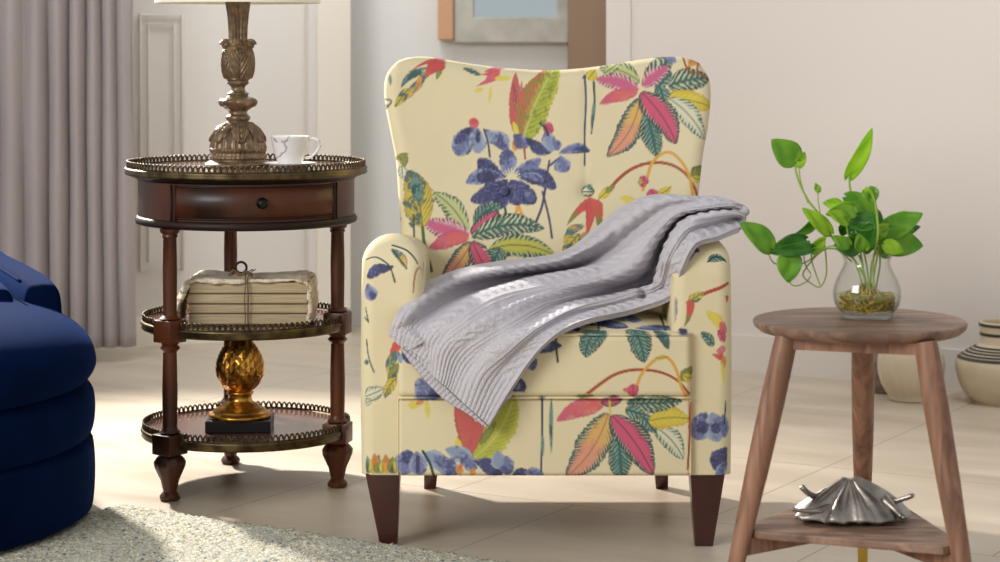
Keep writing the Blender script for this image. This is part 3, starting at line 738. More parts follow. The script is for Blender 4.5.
TEAL = (34, 82, 86); TEAL2 = (28, 66, 72); CR = (226, 222, 180)
S = dict(
 pink=dict(core=(212, 66, 108), edge=(190, 52, 92), vein=(232, 150, 166), thr=.72, va=.7, mid=(120, 50, 60), outline=TEAL2, ow=.8),
 pinkteal=dict(core=(214, 74, 116), edge=TEAL, e0=.62, feather=(34, 72, 80), mid=(60, 50, 60), outline=TEAL2, ow=2.6),
 pinkpale=dict(core=(206, 90, 132), edge=(226, 176, 188), e0=.4, feather=(150, 56, 96), ff=4, outline=(150, 90, 110), ow=.6),
 coral=dict(core=(222, 96, 96), edge=(206, 78, 104), core2=(208, 84, 116), wash=.25),
 teal=dict(core=(56, 110, 104), edge=TEAL2, vein=(160, 194, 170), thr=.58, va=.85, feather=(26, 62, 70), mid=(20, 50, 56), outline=TEAL2, ow=1.0, freq=4.6),
 tealcream=dict(core=(52, 104, 92), edge=(44, 92, 84), vein=CR, thr=.50, va=.85, feather=(26, 62, 68), ff=5, mid=(24, 56, 60), outline=TEAL2, ow=1.0, freq=6),
 tealyel=dict(core=(196, 190, 70), edge=(120, 150, 90), e0=.5, feather=(34, 78, 76), ff=5, mid=(34, 62, 50), outline=TEAL2, ow=1.0, freq=6),
 green=dict(core=(196, 200, 130), edge=(150, 174, 120), e0=.6, feather=(48, 94, 78), ff=4.6, mid=(50, 80, 60), outline=TEAL2, ow=.9, freq=6),
 yelteal=dict(core=(226, 178, 92), core2=(228, 150, 120), edge=(120, 150, 120), e0=.68, feather=(44, 92, 92), vein=(190, 110, 80), thr=.8, va=.5, mid=(150, 110, 70), outline=TEAL, ow=3.2, freq=5),
 yellow=dict(core=(222, 200, 52), edge=(214, 176, 40), vein=(84, 90, 50), thr=.80, va=.7, mid=(120, 110, 50), outline=(170, 160, 60), ow=.7),
 sprout=dict(core=(216, 190, 52), edge=(196, 168, 50), vein=(40, 90, 96), thr=.60, va=.75, mid=(40, 80, 90), dark=(40, 92, 98), freq=5),
 line=dict(core=(222, 216, 182), edge=(206, 212, 184), feather=(60, 108, 108), ff=4.2, mid=TEAL, outline=TEAL, ow=1.2, freq=5),
 bigleaf=dict(core=(178, 184, 52), edge=(198, 198, 60), half=(196, 106, 72), vein=(96, 116, 48), thr=.62, va=.75, mid=(214, 206, 130), dark=(130, 140, 50), freq=6),
 bigleaf2=dict(core=(186, 188, 52), edge=(202, 200, 70), vein=(120, 130, 56), thr=.66, va=.6, mid=(214, 206, 130), freq=6),
 redside=dict(core=(206, 84, 84), edge=(150, 58, 62), e0=.7, vein=(140, 60, 56), thr=.8, va=.6, dark=(196, 100, 76)),
 navy=dict(kind='petal', core=(58, 62, 116), edge=(84, 94, 146), e0=.6, dark=(38, 40, 84), vein=(136, 146, 188), thr=.74, va=.75, outline=(40, 42, 88), ow=.7),
 blue=dict(kind='petal', core=(104, 114, 160), edge=(144, 154, 186), e0=.4, dark=(62, 68, 120), vein=(182, 188, 208), thr=.74, va=.6, outline=(60, 64, 116), ow=.5),
 pale=dict(kind='petal', core=(138, 152, 180), edge=(164, 176, 190), e0=.4, dark=(92, 106, 152), outline=(100, 110, 140), ow=.5),
 red=dict(kind='bract', core=(208, 68, 74), edge=(196, 58, 70), core2=(210, 84, 66), outline=(170, 60, 60), ow=.5),
 redgreen=dict(kind='bract', core=(210, 74, 72), edge=(204, 90, 60), core2=(120, 136, 56), outline=(150, 90, 60), ow=.5),
 orange=dict(core=(226, 150, 60), edge=(214, 170, 60), core2=(206, 120, 60)),
 ylw=dict(core=(226, 206, 70), edge=(220, 190, 60)),
 olive=dict(core=(140, 142, 62), edge=(88, 108, 60), vein=(60, 80, 52), thr=.7, va=.6),
 tdark=dict(core=(50, 92, 96), edge=(36, 70, 76), dark=(110, 150, 140)),
 tealora=dict(core=(70, 120, 120), edge=(44, 86, 88), core2=(214, 180, 70), dark=(210, 150, 80)),
)
BROWN = (170, 84, 52); ORG = (222, 166, 76); DT = (46, 78, 84); VIO = (82, 76, 110)

A = Canvas(370, 730, 40, 330)
def L(c, *items):
    for it in items:
        b, t, w, st = it[:4]; c.leaf(b, t, w, S[st], it[4] if len(it) > 4 else 0)
# top-left red hanging bracts
L(A, ((443, 60), (409, 73), 3, 'red', .1), ((444, 59), (436, 80), 3.5, 'olive'), ((443, 61), (421, 79), 7, 'red'), ((433, 64), (424, 80), 5, 'red'),
  ((425, 71), (416, 92), 4, 'tealora'), ((424, 72), (401, 88), 3.6, 'tdark', .15), ((419, 80), (407, 99), 4, 'tealora'), ((421, 76), (417, 88), 3, 'orange'),
  ((409, 88), (395, 107), 4.5, 'sprout'), ((390, 74), (391, 86), 1.8, 'tdark'), ((428, 68), (408, 72), 2, 'tdark'))
A.stroke([(384, 99), (392, 101), (385, 110)], .8, DT); A.stroke([(384, 104), (389, 106)], .8, DT)
# small heliconia on the top rim
L(A, ((481, 75), (462, 68), 2.6, 'teal'), ((500, 74), (478, 75), 3, 'red'), ((503, 68), (484, 72), 3, 'coral'), ((499, 76), (475, 87), 3.4, 'red'), ((500, 70), (484, 84), 4.2, 'coral'),
  ((494, 79), (512, 78), 3, 'ylw'), ((491, 86), (489, 104), 2, 'ylw'), ((484, 89), (473, 91), 2.4, 'ylw'), ((497, 68), (512, 66), 2.4, 'coral'))
# tall yellow green leaf with its red flank
L(A, ((519, 140), (516, 72), 7, 'redside', -.03), ((522, 132), (513, 82), 3, 'pink'), ((520, 118), (522, 80), 2.6, 'pinkpale'), ((523, 140), (558, 64), 17, 'bigleaf', -.05))
L(A, ((518, 136), (513, 121), 3, 'ylw'), ((515, 151), (515, 137), 3.2, 'orange'))
# drooping blue bells on the left
L(A, ((475, 126), (456, 154), 10.5, 'blue'), ((477, 127), (478, 153), 8, 'pale'), ((471, 127), (455, 143), 5, 'navy'), ((484, 129), (510, 141), 7, 'pale', .1), ((495, 133), (508, 150), 5.5, 'blue'), ((478, 128), (478, 143), 2.6, 'navy'))
L(A, ((476, 118), (472, 128), 5.6, 'coral'), ((476, 119), (471, 125), 4, 'red'))
A.stroke([(484, 129), (488, 142), (490, 156)], 1, VIO)
# blue petals across the middle
L(A, ((513, 134), (528, 147), 6.5, 'blue'), ((526, 138), (551, 152), 6, 'navy', .08), ((546, 130), (552, 151), 7, 'pale'), ((553, 138), (558, 150), 5, 'blue'),
  ((558, 153), (590, 150), 5, 'blue', -.12), ((572, 149), (589, 151), 2.8, 'navy', -.1), ((560, 155), (566, 171), 8, 'blue', .1), ((545, 168), (560, 156), 1.4, 'navy'))
L(A, ((544, 124), (553, 132), 5.6, 'pink'),); A.stroke([(540, 123), (546, 129), (548, 135)], 1.2, DT)
A.stroke([(524, 146), (525, 158)], 1, BROWN)
for p in ([(585, 76), (586, 100), (584.5, 130), (584, 164)],): A.stroke(p, 1.1, (66, 84, 110), .9)
A.stroke([(594, 82), (594.5, 108), (591, 133)], 1.1, DT, .7); L(A, ((594, 100), (591, 133), 1.8, 'tdark'), ((582, 79), (590, 74), 2, 'navy'))
# stems under the flower
A.stroke([(516, 196), (517, 206), (512, 219)], 1.5, ORG); A.stroke([(517, 198), (520, 208), (525, 218)], 1.5, ORG); A.stroke([(545, 186), (541, 205), (533, 224)], 1.2, VIO)
A.stroke([(542, 190), (548, 214), (551, 234)], 1.1, VIO); A.stroke([(504, 200), (507, 218)], 1.2, DT); A.stroke([(537, 158), (532, 170)], 1, VIO); A.stroke([(547, 172), (549, 160)], 1, VIO)
# big navy flower
L(A, ((507, 176), (508, 148), 8, 'blue'), ((512, 172), (541, 158), 6, 'blue', .06), ((506, 176), (478, 158), 8, 'navy', -.1), ((505, 176), (466, 181), 7, 'blue', .1), ((500, 174), (477, 176), 6, 'navy'),
  ((508, 178), (471, 199), 8, 'navy', -.05), ((508, 180), (496, 207), 8, 'navy'), ((511, 178), (519, 203), 9, 'navy'), ((513, 178), (535, 201), 9, 'navy', .06), ((524, 190), (534, 199), 4, 'blue'),
  ((516, 175), (556, 186), 8, 'navy', -.12), ((520, 174), (544, 180), 4, 'blue', -.1))
for a in np.linspace(-2.7, .5, 9): A.stroke([(511, 177), (511+9*math.cos(a), 175+8*math.sin(a))], .8, (226, 220, 180), .5)
# lower left cluster
L(A, ((468, 228), (434, 190), 10, 'green', .08), ((474, 222), (502, 202), 8, 'teal', -.1), ((470, 231), (423, 216), 10, 'pinkpale', -.05), ((470, 233), (430, 244), 8, 'coral', .05), ((471, 230), (499, 208), 9, 'pinkteal', .05),
  ((472, 233), (544, 225), 11, 'tealcream', -.10), ((488, 246), (555, 252), 11, 'tealyel', -.12), ((500, 243), (492, 262), 10, 'teal'), ((472, 238), (443, 276), 10, 'yelteal', -.05), ((473, 237), (497, 276), 11, 'pinkteal', .05), ((470, 262), (452, 284), 6, 'teal'))
L(A, ((424, 224), (410, 168), 15, 'sprout', .04), ((420, 200), (416, 172), 6, 'tdark'), ((404, 151), (406, 166), 4.5, 'olive'), ((403, 164), (404, 177), 5, 'line'), ((396, 158), (410, 152), 3, 'olive'))
A.stroke([(424, 224), (426, 240), (433, 266)], 1.6, (84, 110, 70)); A.stroke([(415, 212), (416, 238)], 1, (90, 96, 80)); A.stroke([(402, 216), (399, 222), (399, 236)], .9, (190, 150, 110)); L(A, ((417, 222), (410, 220), 3, 'teal'))
# upper right cluster
L(A, ((640, 82), (600, 68), 9, 'green', .1), ((646, 84), (674, 58), 11, 'tealcream', -.05), ((655, 90), (672, 72), 6, 'teal'), ((639, 90), (596, 79), 9, 'pinkpale', .05), ((638, 92), (599, 104), 6.5, 'coral', .05), ((642, 86), (669, 66), 8, 'pinkpale'),
  ((668, 86), (710, 78), 12, 'tealcream', -.05), ((664, 100), (712, 108), 11, 'yellow', -.08), ((668, 98), (703, 139), 10, 'line', -.08), ((660, 86), (664, 102), 8, 'teal'), ((640, 98), (606, 156), 12.5, 'yelteal', -.10), ((645, 112), (655, 156), 11, 'teal', -.03), ((641, 92), (675, 143), 14, 'pinkteal', -.06),
  ((588, 80), (596, 70), 6, 'yellow'), ((604, 74), (622, 62), 5, 'green'), ((688, 66), (700, 58), 4, 'orange'), ((668, 62), (676, 56), 5, 'blue'))
A.stroke([(684, 57), (686, 66), (692, 74)], 1, BROWN); A.stroke([(701, 60), (697, 70), (706, 78)], 1, BROWN)
# arching stem with hanging bracts, right
A.stroke([(607, 189), (618, 177), (632, 167), (650, 161.5), (668, 163), (682, 171), (691, 184), (696, 200), (697, 215)], 1.7, BROWN, 1.2)
A.stroke([(641, 188), (645, 178), (650, 163), (660, 153), (670, 152), (679, 160), (685, 170), (688, 180), (691, 205)], 1.5, ORG)
L(A, ((688, 174), (704, 166), 6.5, 'olive'), ((690, 176), (700, 178), 4, 'yellow'), ((597, 197), (613, 184), 4.2, 'yellow'), ((604, 190), (614, 184), 3, 'olive'), ((595, 198), (565, 223), 6, 'redgreen', .08), ((591, 200), (585, 233), 6.5, 'red'), ((594, 197), (597, 233), 6, 'redgreen', -.06),
  ((583, 222), (562, 240), 4.5, 'tealora', .15), ((578, 230), (560, 256), 6, 'sprout', .05), ((584, 228), (577, 254), 5, 'tealora'), ((582, 240), (582, 252), 4, 'tdark'),
  ((643, 174), (640, 186), 5, 'pink'), ((636, 181), (642, 179), 2.6, 'yellow'), ((649, 187), (652, 199), 6.4, 'pink'), ((646, 206), (630, 199), 6, 'coral'), ((636, 206), (617, 196), 4.2, 'ylw', .15), ((655, 192), (669, 184), 4, 'yellow', .1), ((630, 216), (620, 213), 3, 'teal'))
# the two buttons' cloth
L(A, ((580, 190), (594, 190), 5.2, 'line'), ((586, 184), (592, 188), 2.6, 'tdark'))

B = Canvas(120, 980, 60, 500)
# left arm
A_ = B
B.stroke([(392, 232), (405, 240), (413, 250), (418, 259)], 1.5, DT, .9); L(B, ((391, 238), (407, 268), 5, 'tealora', -.05)); B.stroke([(392, 240), (399, 254), (407, 268)], .9, DT)
B.stroke([(366, 252), (376, 252), (385, 259), (391, 269), (395, 282)], 1.0, DT); L(B, ((394, 266), (365, 277), 6.5, 'navy', .1), ((380, 268), (394, 265), 3, 'navy'), ((364, 284), (374, 300), 8, 'blue', .05), ((370, 290), (374, 300), 4, 'navy'))
B.stroke([(414, 292), (416, 274), (421, 263), (425, 268), (430, 278)], 1.1, (170, 120, 84)); L(B, ((424, 246), (432, 270), 3, 'olive')); B.stroke([(427, 246), (431, 256), (433, 268)], 1, (70, 96, 60))
B.stroke([(362, 308), (367, 322)], 1.0, DT); B.stroke([(367, 322), (361, 318)], 1, DT)
B.stroke([(364, 340), (367, 356), (374, 372)], 1.1, DT, .8); L(B, ((360, 363), (368, 362), 3, 'tdark'), ((361, 397), (384, 388), 8, 'line', .05), ((361, 404), (372, 400), 4, 'line'))
L(B, ((399, 342), (391, 362), 5, 'redgreen', .1), ((399, 350), (389, 376), 5, 'tealora', .12), ((399, 362), (391, 390), 4.5, 'olive', .1), ((396, 372), (392, 384), 3, 'tdark'), ((397, 378), (385, 398), 5.5, 'sprout', .1), ((400, 344), (396, 354), 3, 'red'))
for i in range(16):
    x = 364+i*2.7; L(B, ((x, 474), (x+rng.uniform(-3, 7), 455+rng.uniform(-2, 8)), 4.5, ['olive', 'tdark', 'yellow', 'sprout', 'orange'][i % 5]))
# right arm
L(B, ((694, 240), (684, 246), 3.4, 'navy'), ((692, 236), (700, 244), 3.6, 'navy'), ((690, 234), (694, 242), 3, 'blue')); B.stroke([(686, 240), (684, 254)], .8, VIO); B.stroke([(697, 242), (690, 256)], .8, VIO)
L(B, ((708, 258), (727, 254), 6, 'teal', -.2)); B.stroke([(708, 259), (716, 251), (727, 256)], .9, TEAL2)
B.stroke([(733, 283), (720, 288), (706, 293), (697, 298), (690, 303)], 1.8, (176, 72, 52)); L(B, ((688, 302), (704, 292), 5, 'sprout'), ((690, 300), (683, 328), 5, 'redgreen', -.1), ((731, 296), (730, 304), 4, 'red'))
L(B, ((722, 330), (706, 311), 5.5, 'ylw', .1), ((720, 322), (729, 334), 5, 'coral'), ((714, 346), (701, 332), 5.2, 'teal', .05), ((727, 342), (718, 330), 5, 'pink'), ((728, 348), (716, 352), 4, 'coral'), ((724, 358), (711, 354), 4, 'red'), ((726, 356), (724, 370), 4, 'orange'), ((723, 362), (725, 386), 2.6, 'ylw'))
L(B, ((706, 412), (697, 440), 12, 'blue'), ((712, 412), (718, 442), 11, 'pale'), ((700, 420), (705, 434), 6, 'navy'), ((724, 414), (727, 438), 8, 'blue'), ((716, 422), (716, 434), 5, 'navy'), ((732, 448), (714, 470), 9, 'navy', .1), ((732, 462), (716, 476), 6, 'blue'))
B.stroke([(728, 402), (726, 424)], 1.1, DT)
# cushion front
L(B, ((405, 345), (408, 360), 5, 'blue'), ((402, 352), (414, 362), 4, 'navy'), ((438, 373), (418, 398), 10, 'blue', .05), ((448, 380), (430, 398), 7, 'navy'), ((398, 350), (402, 362), 3, 'pale'), ((442, 390), (452, 398), 4, 'blue'))
L(B, ((562, 344), (536, 350), 6, 'navy', .1), ((552, 340), (540, 346), 4, 'blue'), ((530, 352), (533, 369), 5, 'blue'), ((519, 376), (523, 390), 5, 'navy'), ((518, 378), (512, 391), 5, 'blue')); B.stroke([(511, 389), (524, 389)], 1, VIO)
B.stroke([(555, 326), (556, 346), (557.5, 360)], 1.2, DT); B.stroke([(506, 392), (510, 398)], 1.2, DT)
L(B, ((598, 326), (585, 356), 11, 'teal', .1), ((606, 328), (590, 346), 6, 'teal'), ((630, 322), (644, 361), 12, 'teal', -.06), ((654, 326), (668, 348), 5.5, 'tdark', -.06))
B.stroke([(587, 392), (600, 382), (614, 373), (630, 368.5), (648, 368.5), (664, 372), (678, 380), (689, 393)], 1.7, BROWN, 1.2)
B.stroke([(634, 392), (640, 374), (650, 362), (661, 355), (670, 359), (676, 370), (680, 384), (686, 396)], 1.5, ORG)
L(B, ((632, 382), (633, 396), 6, 'pink'), ((622, 388), (630, 388), 2.6, 'coral'), ((654, 357), (668, 355), 2.6, 'yellow'), ((576, 395), (594, 394), 3, 'sprout'), ((680, 379), (692, 366), 6, 'olive'), ((682, 374), (692, 378), 4.4, 'yellow'), ((645, 396), (662, 394), 2, 'ylw'))
# cushion top (further back on the cloth)
L(B, ((600, 236), (622, 190), 10, 'yellow', .1), ((588, 300), (558, 262), 9, 'blue', .05), ((598, 310), (566, 292), 8, 'navy'), ((588, 262), (618, 300), 8, 'pale', .1), ((598, 286), (628, 318), 12, 'navy', .08), ((606, 292), (626, 312), 5, 'blue'),
  ((622, 240), (626, 290), 11, 'pale', .1), ((634, 262), (636, 296), 8, 'blue'), ((586, 270), (588, 314), 5, 'orange'), ((636, 318), (674, 300), 13, 'blue', .15), ((650, 308), (672, 302), 7, 'navy', .1), ((570, 304), (578, 332), 5, 'navy'), ((548, 318), (560, 306), 6, 'blue'), ((520, 300), (548, 290), 8, 'pale'), ((500, 310), (470, 280), 10, 'green'), ((676, 330), (688, 332), 3, 'navy'))
B.stroke([(666, 240), (666, 325)], 1.2, DT); B.stroke([(599, 296), (599, 330)], 1, DT)
# apron
L(B, ((408, 403), (420, 405), 4, 'ylw'), ((427, 399), (428, 418), 2.6, 'ylw'), ((424, 400), (416, 403), 3, 'orange'))
L(B, ((470, 462), (456, 396), 11, 'redside', .06), ((472, 458), (514, 392), 16, 'bigleaf2', .10), ((470, 456), (487, 400), 5, 'redside'), ((461, 456), (457, 436), 4, 'ylw'), ((480, 444), (496, 420), 4, 'olive'))
L(B, ((408, 448), (404, 474), 10, 'blue'), ((404, 462), (412, 450), 6, 'navy'), ((417, 450), (421, 474), 9, 'blue', .05), ((424, 452), (446, 462), 8, 'pale'), ((434, 454), (458, 473), 9, 'blue', .05), ((445, 448), (472, 462), 8, 'pale', -.1), ((460, 455), (477, 468), 7, 'blue'),
  ((459, 474), (461, 462), 4, 'orange'), ((472, 476), (474, 466), 3.6, 'orange'), ((475, 460), (502, 475), 8, 'navy', -.1), ((498, 449), (502, 468), 8, 'pale', .1), ((506, 454), (508, 474), 7, 'blue'), ((512, 474), (528, 470), 5, 'navy'), ((524, 472), (544, 474), 5, 'blue', -.1))
B.stroke([(423, 450), (430, 462), (434, 475)], 1.4, DT); B.stroke([(418, 456), (418, 470)], 2, VIO)
B.stroke([(542, 396), (542, 430), (541, 470)], 1.3, DT, .9); L(B, ((551, 396), (551, 454), 2.2, 'tdark'), ((542, 430), (543, 456), 1.8, 'tdark'))
L(B, ((606, 401), (556, 420), 9, 'coral', .06), ((622, 398), (600, 402), 6, 'pinkteal'), ((655, 426), (683, 458), 10, 'line', -.08), ((640, 412), (656, 432), 7, 'teal'), ((648, 420), (690, 418), 11, 'yellow', -.06), ((626, 402), (682, 400), 9, 'tealcream', .02), ((625, 408), (645, 414), 8, 'teal'),
  ((608, 412), (566, 476), 17, 'yelteal', -.08), ((618, 436), (622, 480), 13, 'teal'), ((611, 414), (653, 474), 15, 'pinkteal', -.05))
B.stroke([(609, 396), (610, 412)], 1.1, (214, 196, 80)); B.stroke([(690, 402), (689, 440), (687, 468)], 1, BROWN)
# scattered sprigs on the parts of the cloth that face sideways
for i in range(26):
    side = i % 2; x = rng.uniform(130, 335) if side else rng.uniform(765, 970); y = rng.uniform(250, 460); a = rng.uniform(0, 2*PI)
    for j in range(4):
        an = a+j*.9; L(B, ((x, y), (x+26*math.cos(an), y+26*math.sin(an)), 7, ['pinkteal', 'tealcream', 'navy', 'green', 'yelteal'][(i+j) % 5]))

def colA(G):
    return A.sample(500+G[..., 0]*436, 40+(H-G[..., 2])*436)
YF = 4.51; KB = F/YF
def colB(G):
    d = np.maximum(0, G[..., 1]-YF)*KB
    x = G[..., 0]; cx = .0955
    up = np.clip((G[..., 3] if G.shape[-1] > 3 else 0), 0, 1)
    u = 500+x*KB; v = 40+(H-G[..., 2])*KB
    return B.sample(u, v-d)
def colSide(G, x0, x1):
    """arms: the cloth wraps round the sides as well as over the top"""
    d = np.maximum(0, G[..., 1]-YF)*KB; x = G[..., 0]
    fr = np.clip((x-x0)/(x1-x0), 0, 1); ztop = .585
    side = np.clip((ztop-G[..., 2])/.05, 0, 1); inner = (fr > .5) if x0 < 0 else (fr < .5)
    u = 500+x*KB+np.where(fr < .5, -d, d)*side; v = 40+(H-G[..., 2])*KB-d*(1-side)
    c = B.sample(u, v); k = (np.clip((d-3)/4, 0, 1)*side*inner)[..., None]; return c*(1-k)+CREAM*k

# ------------------------------------------------------------------ the armchair
def slab(name, Pf, Pb, rings, mtl, parent, colf):
    """closed cushion: front grid, back grid, and rings between their outlines"""
    n, m = Pf.shape[:2]
    per = [(i, 0) for i in range(n)]+[(n-1, j) for j in range(1, m)]+[(i, m-1) for i in range(n-2, -1, -1)]+[(0, j) for j in range(m-2, 0, -1)]
    pi = np.array(per); fi = pi[:, 0]*m+pi[:, 1]; Lp = len(per)
    V = [Pf.reshape(-1, 3), Pb.reshape(-1, 3)]
    a, b = Pf[pi[:, 0], pi[:, 1]], Pb[pi[:, 0], pi[:, 1]]
    idx = np.arange(n*m).reshape(n, m)
    q = np.stack([idx[:-1, :-1], idx[1:, :-1], idx[1:, 1:], idx[:-1, 1:]], -1).reshape(-1, 4)
    Fs = [q, q[:, ::-1]+n*m]; prev = fi; base = 2*n*m
    for r in range(1, rings+1):
        f = r/(rings+1); V.append(a*(1-f)+b*f); cur = base+np.arange(Lp); base += Lp
        Fs.append(np.stack([prev, cur, np.roll(cur, -1), np.roll(prev, -1)], -1)); prev = cur
    cur = fi+n*m; Fs.append(np.stack([prev, cur, np.roll(cur, -1), np.roll(prev, -1)], -1))
    V = np.concatenate(V); return mesh_np(name, V, np.concatenate(Fs), mtl, parent, col=colf(V))

chair = thing('armchair', (.0955, 4.80, 0), 'cream armchair printed with tropical leaves and blue flowers, dark tapered legs', 'armchair')
def backrest():
    n, m = 380, 300
    u = np.linspace(0, 1, n); v = np.linspace(0, 1, m); s = 1/436
    # outlines measured on the back panel
    yl = [455, 300, 240, 200, 160, 130, 110, 95, 82, 74, 67, 61]; xl = [404, 404, 403, 400, 397, 390.5, 386, 384, 384, 386, 390, 398]
    yr = [455, 300, 240, 200, 150, 130, 110, 95, 84, 77, 70, 64]; xr = [686, 687, 689, 695, 702, 706.5, 709.5, 711, 711, 710, 707, 700]
    tx = [398, 406, 415, 428, 445, 470, 500, 530, 545, 565, 590, 615, 640, 665, 680, 690, 700]; ty = [61, 57.8, 56.8, 57.5, 60.5, 64.5, 68.5, 70.5, 71, 70.5, 68.5, 65, 61, 57.5, 57, 58.5, 63]
    def smooth(xq, xs, ys):
        r = np.interp(xq, xs, ys); k = 9; p = np.pad(r, k, mode='reflect', reflect_type='odd'); ker = np.hanning(2*k+1); ker /= ker.sum()
        return np.convolve(p, ker, 'valid')
    yv = 455-v*(455-61); Lx = smooth(yv[::-1], yl[::-1], xl[::-1])[::-1]; Rx = smooth(yv[::-1], yr[::-1], xr[::-1])[::-1]
    U, V = np.meshgrid(u, v, indexing='ij')
    px = Lx[None]*(1-U)+Rx[None]*U
    topy = smooth(398+u*302, tx, ty)
    py = 455-V*(455-topy[:, None])
    X = (px-500)*s; Z = H-(py-40)*s
    e = np.minimum(np.minimum((px-Lx[None]), (Rx[None]-px)), (py-topy[:, None]))*s
    r = .034; q = np.clip(r-e, 0, r); rnd = r-np.sqrt(r*r-q*q)
    Y = 4.925+(Z-.45)*.27-.035*np.abs(2*U-1)**3.2*np.clip((Z-.5)/.2, 0, 1)
    Y += -.018*np.exp(-((Z-.60)/.10)**2)*(1-(2*U-1)**2)
    for bx, by in ((587, 190), (504, 190)):
        d = np.hypot((px-bx), (py-by))*s; Y += .012*np.exp(-(d/.022)**2)+.004*np.exp(-(d/.06)**2)
    Y += .0018*np.exp(-((px-585)/3.5)**2)*((py > 60) & (py < 190))
    Pf = np.stack([X, Y+rnd, Z], -1)
    Yb = 5.075+(Z-.45)*.27-.02*(1-(2*U-1)**2)
    Pb = np.stack([X*.985+.0014, Yb-rnd*.8, Z], -1)
    o = slab('backrest', Pf, Pb, 36, M['fabric'], chair, colA)
    for bx, by in ((587, 190), (504, 190)):
        c = ((bx-500)*s, 4.925+(H-(by-40)*s-.45)*.27+.001, H-(by-40)*s)
        b = MB().ball(c, .0115, 14, (1, .5, 1)); V = np.array(b.v)
        mesh_np('button', V, b.f, M['fabric'], o, col=colA(V))
backrest()

def armrest(x0, x1, zt):
    n, m = 70, 250
    w = x1-x0; z0 = .148; rt = .058; mt = 90; xc = (x0+x1)/2
    th = np.concatenate([np.zeros(m-mt), np.linspace(0, math.radians(86), mt)])
    zr = np.concatenate([np.linspace(z0, zt-rt, m-mt, endpoint=False), zt-rt+rt*np.sin(th[m-mt:])])
    hw = w/2*np.cos(th)+.0025*np.sin(np.clip((zr-z0)/(zt-rt-z0), 0, 1)*PI)
    u = np.linspace(0, 1, n); X = xc+hw[None]*(2*u-1)[:, None]; Z = np.repeat(zr[None], n, 0)
    zb = zt-rt+rt*np.sqrt(np.clip(1-((X-xc)/(w/2))**2, 0, 1))
    ex = np.minimum(X-(xc-hw)[None], (xc+hw)[None]-X)*np.cos(th*.6)[None]
    e = np.minimum(ex, np.where(Z > zt-rt-.03, np.maximum(zb-Z, 0), 9)); e[0] = 0; e[-1] = 0; e[:, -1] = 0
    r = .030; q = np.clip(r-e, 0, r); rnd = r-np.sqrt(np.maximum(0, r*r-q*q)); V = np.repeat(np.linspace(0, 1, m)[None], n, 0)
    top = np.clip((Z-(zt-.09))/.09, 0, 1)
    Y = YF+rnd*1.0+.05*top**2.2
    Pf = np.stack([X, Y, Z], -1)
    Pb = np.stack([X, np.full_like(X, 5.06), Z-.045*np.clip((Z-.3)/.33, 0, 1)**2], -1)
    slab('armrest', Pf, Pb, 150, M['fabric'], chair, lambda G: colSide(G, x0, x1))
armrest(-.285, -.158, .637); armrest(.354, .4757, .637)

def sweep(name, x0, x1, prof, nx, r, mtl, parent, colf, crown=0):
    """profile (y,z) carried along x with rounded ends"""
    p = np.array(prof); k = len(p); c = p.mean(0); xs = np.linspace(x0, x1, nx); G = np.zeros((nx, k, 3))
    tng = np.roll(p, -1, 0)-np.roll(p, 1, 0); tng /= np.linalg.norm(tng, axis=1)[:, None]; nr = np.stack([tng[:, 1], -tng[:, 0]], -1)
    if ((p-c)*nr).sum() < 0: nr = -nr
    for i, x in enumerate(xs):
        d = min(x-x0, x1-x); q = max(0, r-d); off = r-math.sqrt(max(0, r*r-q*q)); u = (x-x0)/(x1-x0)
        cr_ = crown*(1-abs(2*u-1)**2.6); zz = p[:, 1]-nr[:, 1]*off
        up = np.clip((p[:, 1]-.40)/.04, 0, 1)*np.clip((p[:, 0]-4.50)/.15, 0, 1)
        zz = zz+cr_*up
        G[i] = np.stack([np.full(k, x), p[:, 0]-nr[:, 0]*off, zz], -1)
    idx = np.arange(nx*k).reshape(nx, k); nxt = np.roll(idx, -1, 1)
    q = np.stack([idx[:-1], nxt[:-1], nxt[1:], idx[1:]], -1).reshape(-1, 4)
    V = G.reshape(-1, 3); faces = [tuple(map(int, f)) for f in q]+[tuple(int(i) for i in idx[0][::-1]), tuple(int(i) for i in idx[-1])]
    return mesh_np(name, V, faces, mtl, parent, col=colf(V))
def rprof(y0, y1, z0, z1, r, step=.0022):
    pts = []
    for (cy, cz, a0) in ((y0+r, z0+r, PI), (y1-r, z0+r, 1.5*PI), (y1-r, z1-r, 0), (y0+r, z1-r, .5*PI)):
        for i in range(9): a = a0+i/8*PI/2; pts.append((cy+r*math.cos(a), cz+r*math.sin(a)))
    out = []
    for i in range(len(pts)):
        a, b = np.array(pts[i]), np.array(pts[(i+1) % len(pts)]); d = np.linalg.norm(b-a)
        st = step if (min(a[0], b[0]) < 4.95 and max(a[1], b[1]) > z0+.001) else .02
        k = max(1, int(d/st)); out += [tuple(a+(b-a)*j/k) for j in range(k)]
    return out
sweep('seat_cushion', -.2085, .3895, rprof(4.487, 4.99, .311, .4405, .014), 290, .012, M['fabric'], chair, colB, crown=.034)
sweep('apron', -.2085, .3895, rprof(4.497, 4.56, .148, .308, .010), 290, .008, M['fabric'], chair, colB)
b = MB().box(-.262, .452, 4.55, 5.10, .150, .31, .004); b.build('seat_frame', M['lining'], chair, smooth=False)
b = MB(); pts = [(x, 4.489, .4385) for x in np.linspace(-.2, .381, 60)]; b.tube([(-.2085, 4.75, .438), (-.2095, 4.52, .438), (-.206, 4.494, .4385)]+pts+[(.387, 4.494, .4385), (.3905, 4.52, .438), (.3905, 4.75, .438)], .0030, 8)
b.tube([(x, 4.492, .3095) for x in np.linspace(-.2085, .3895, 60)], .0028, 8)
b.tube([(-.2085, 4.500, z) for z in np.linspace(.15, .31, 30)], .0022, 8); b.tube([(.3895, 4.500, z) for z in np.linspace(.15, .31, 30)], .0022, 8)
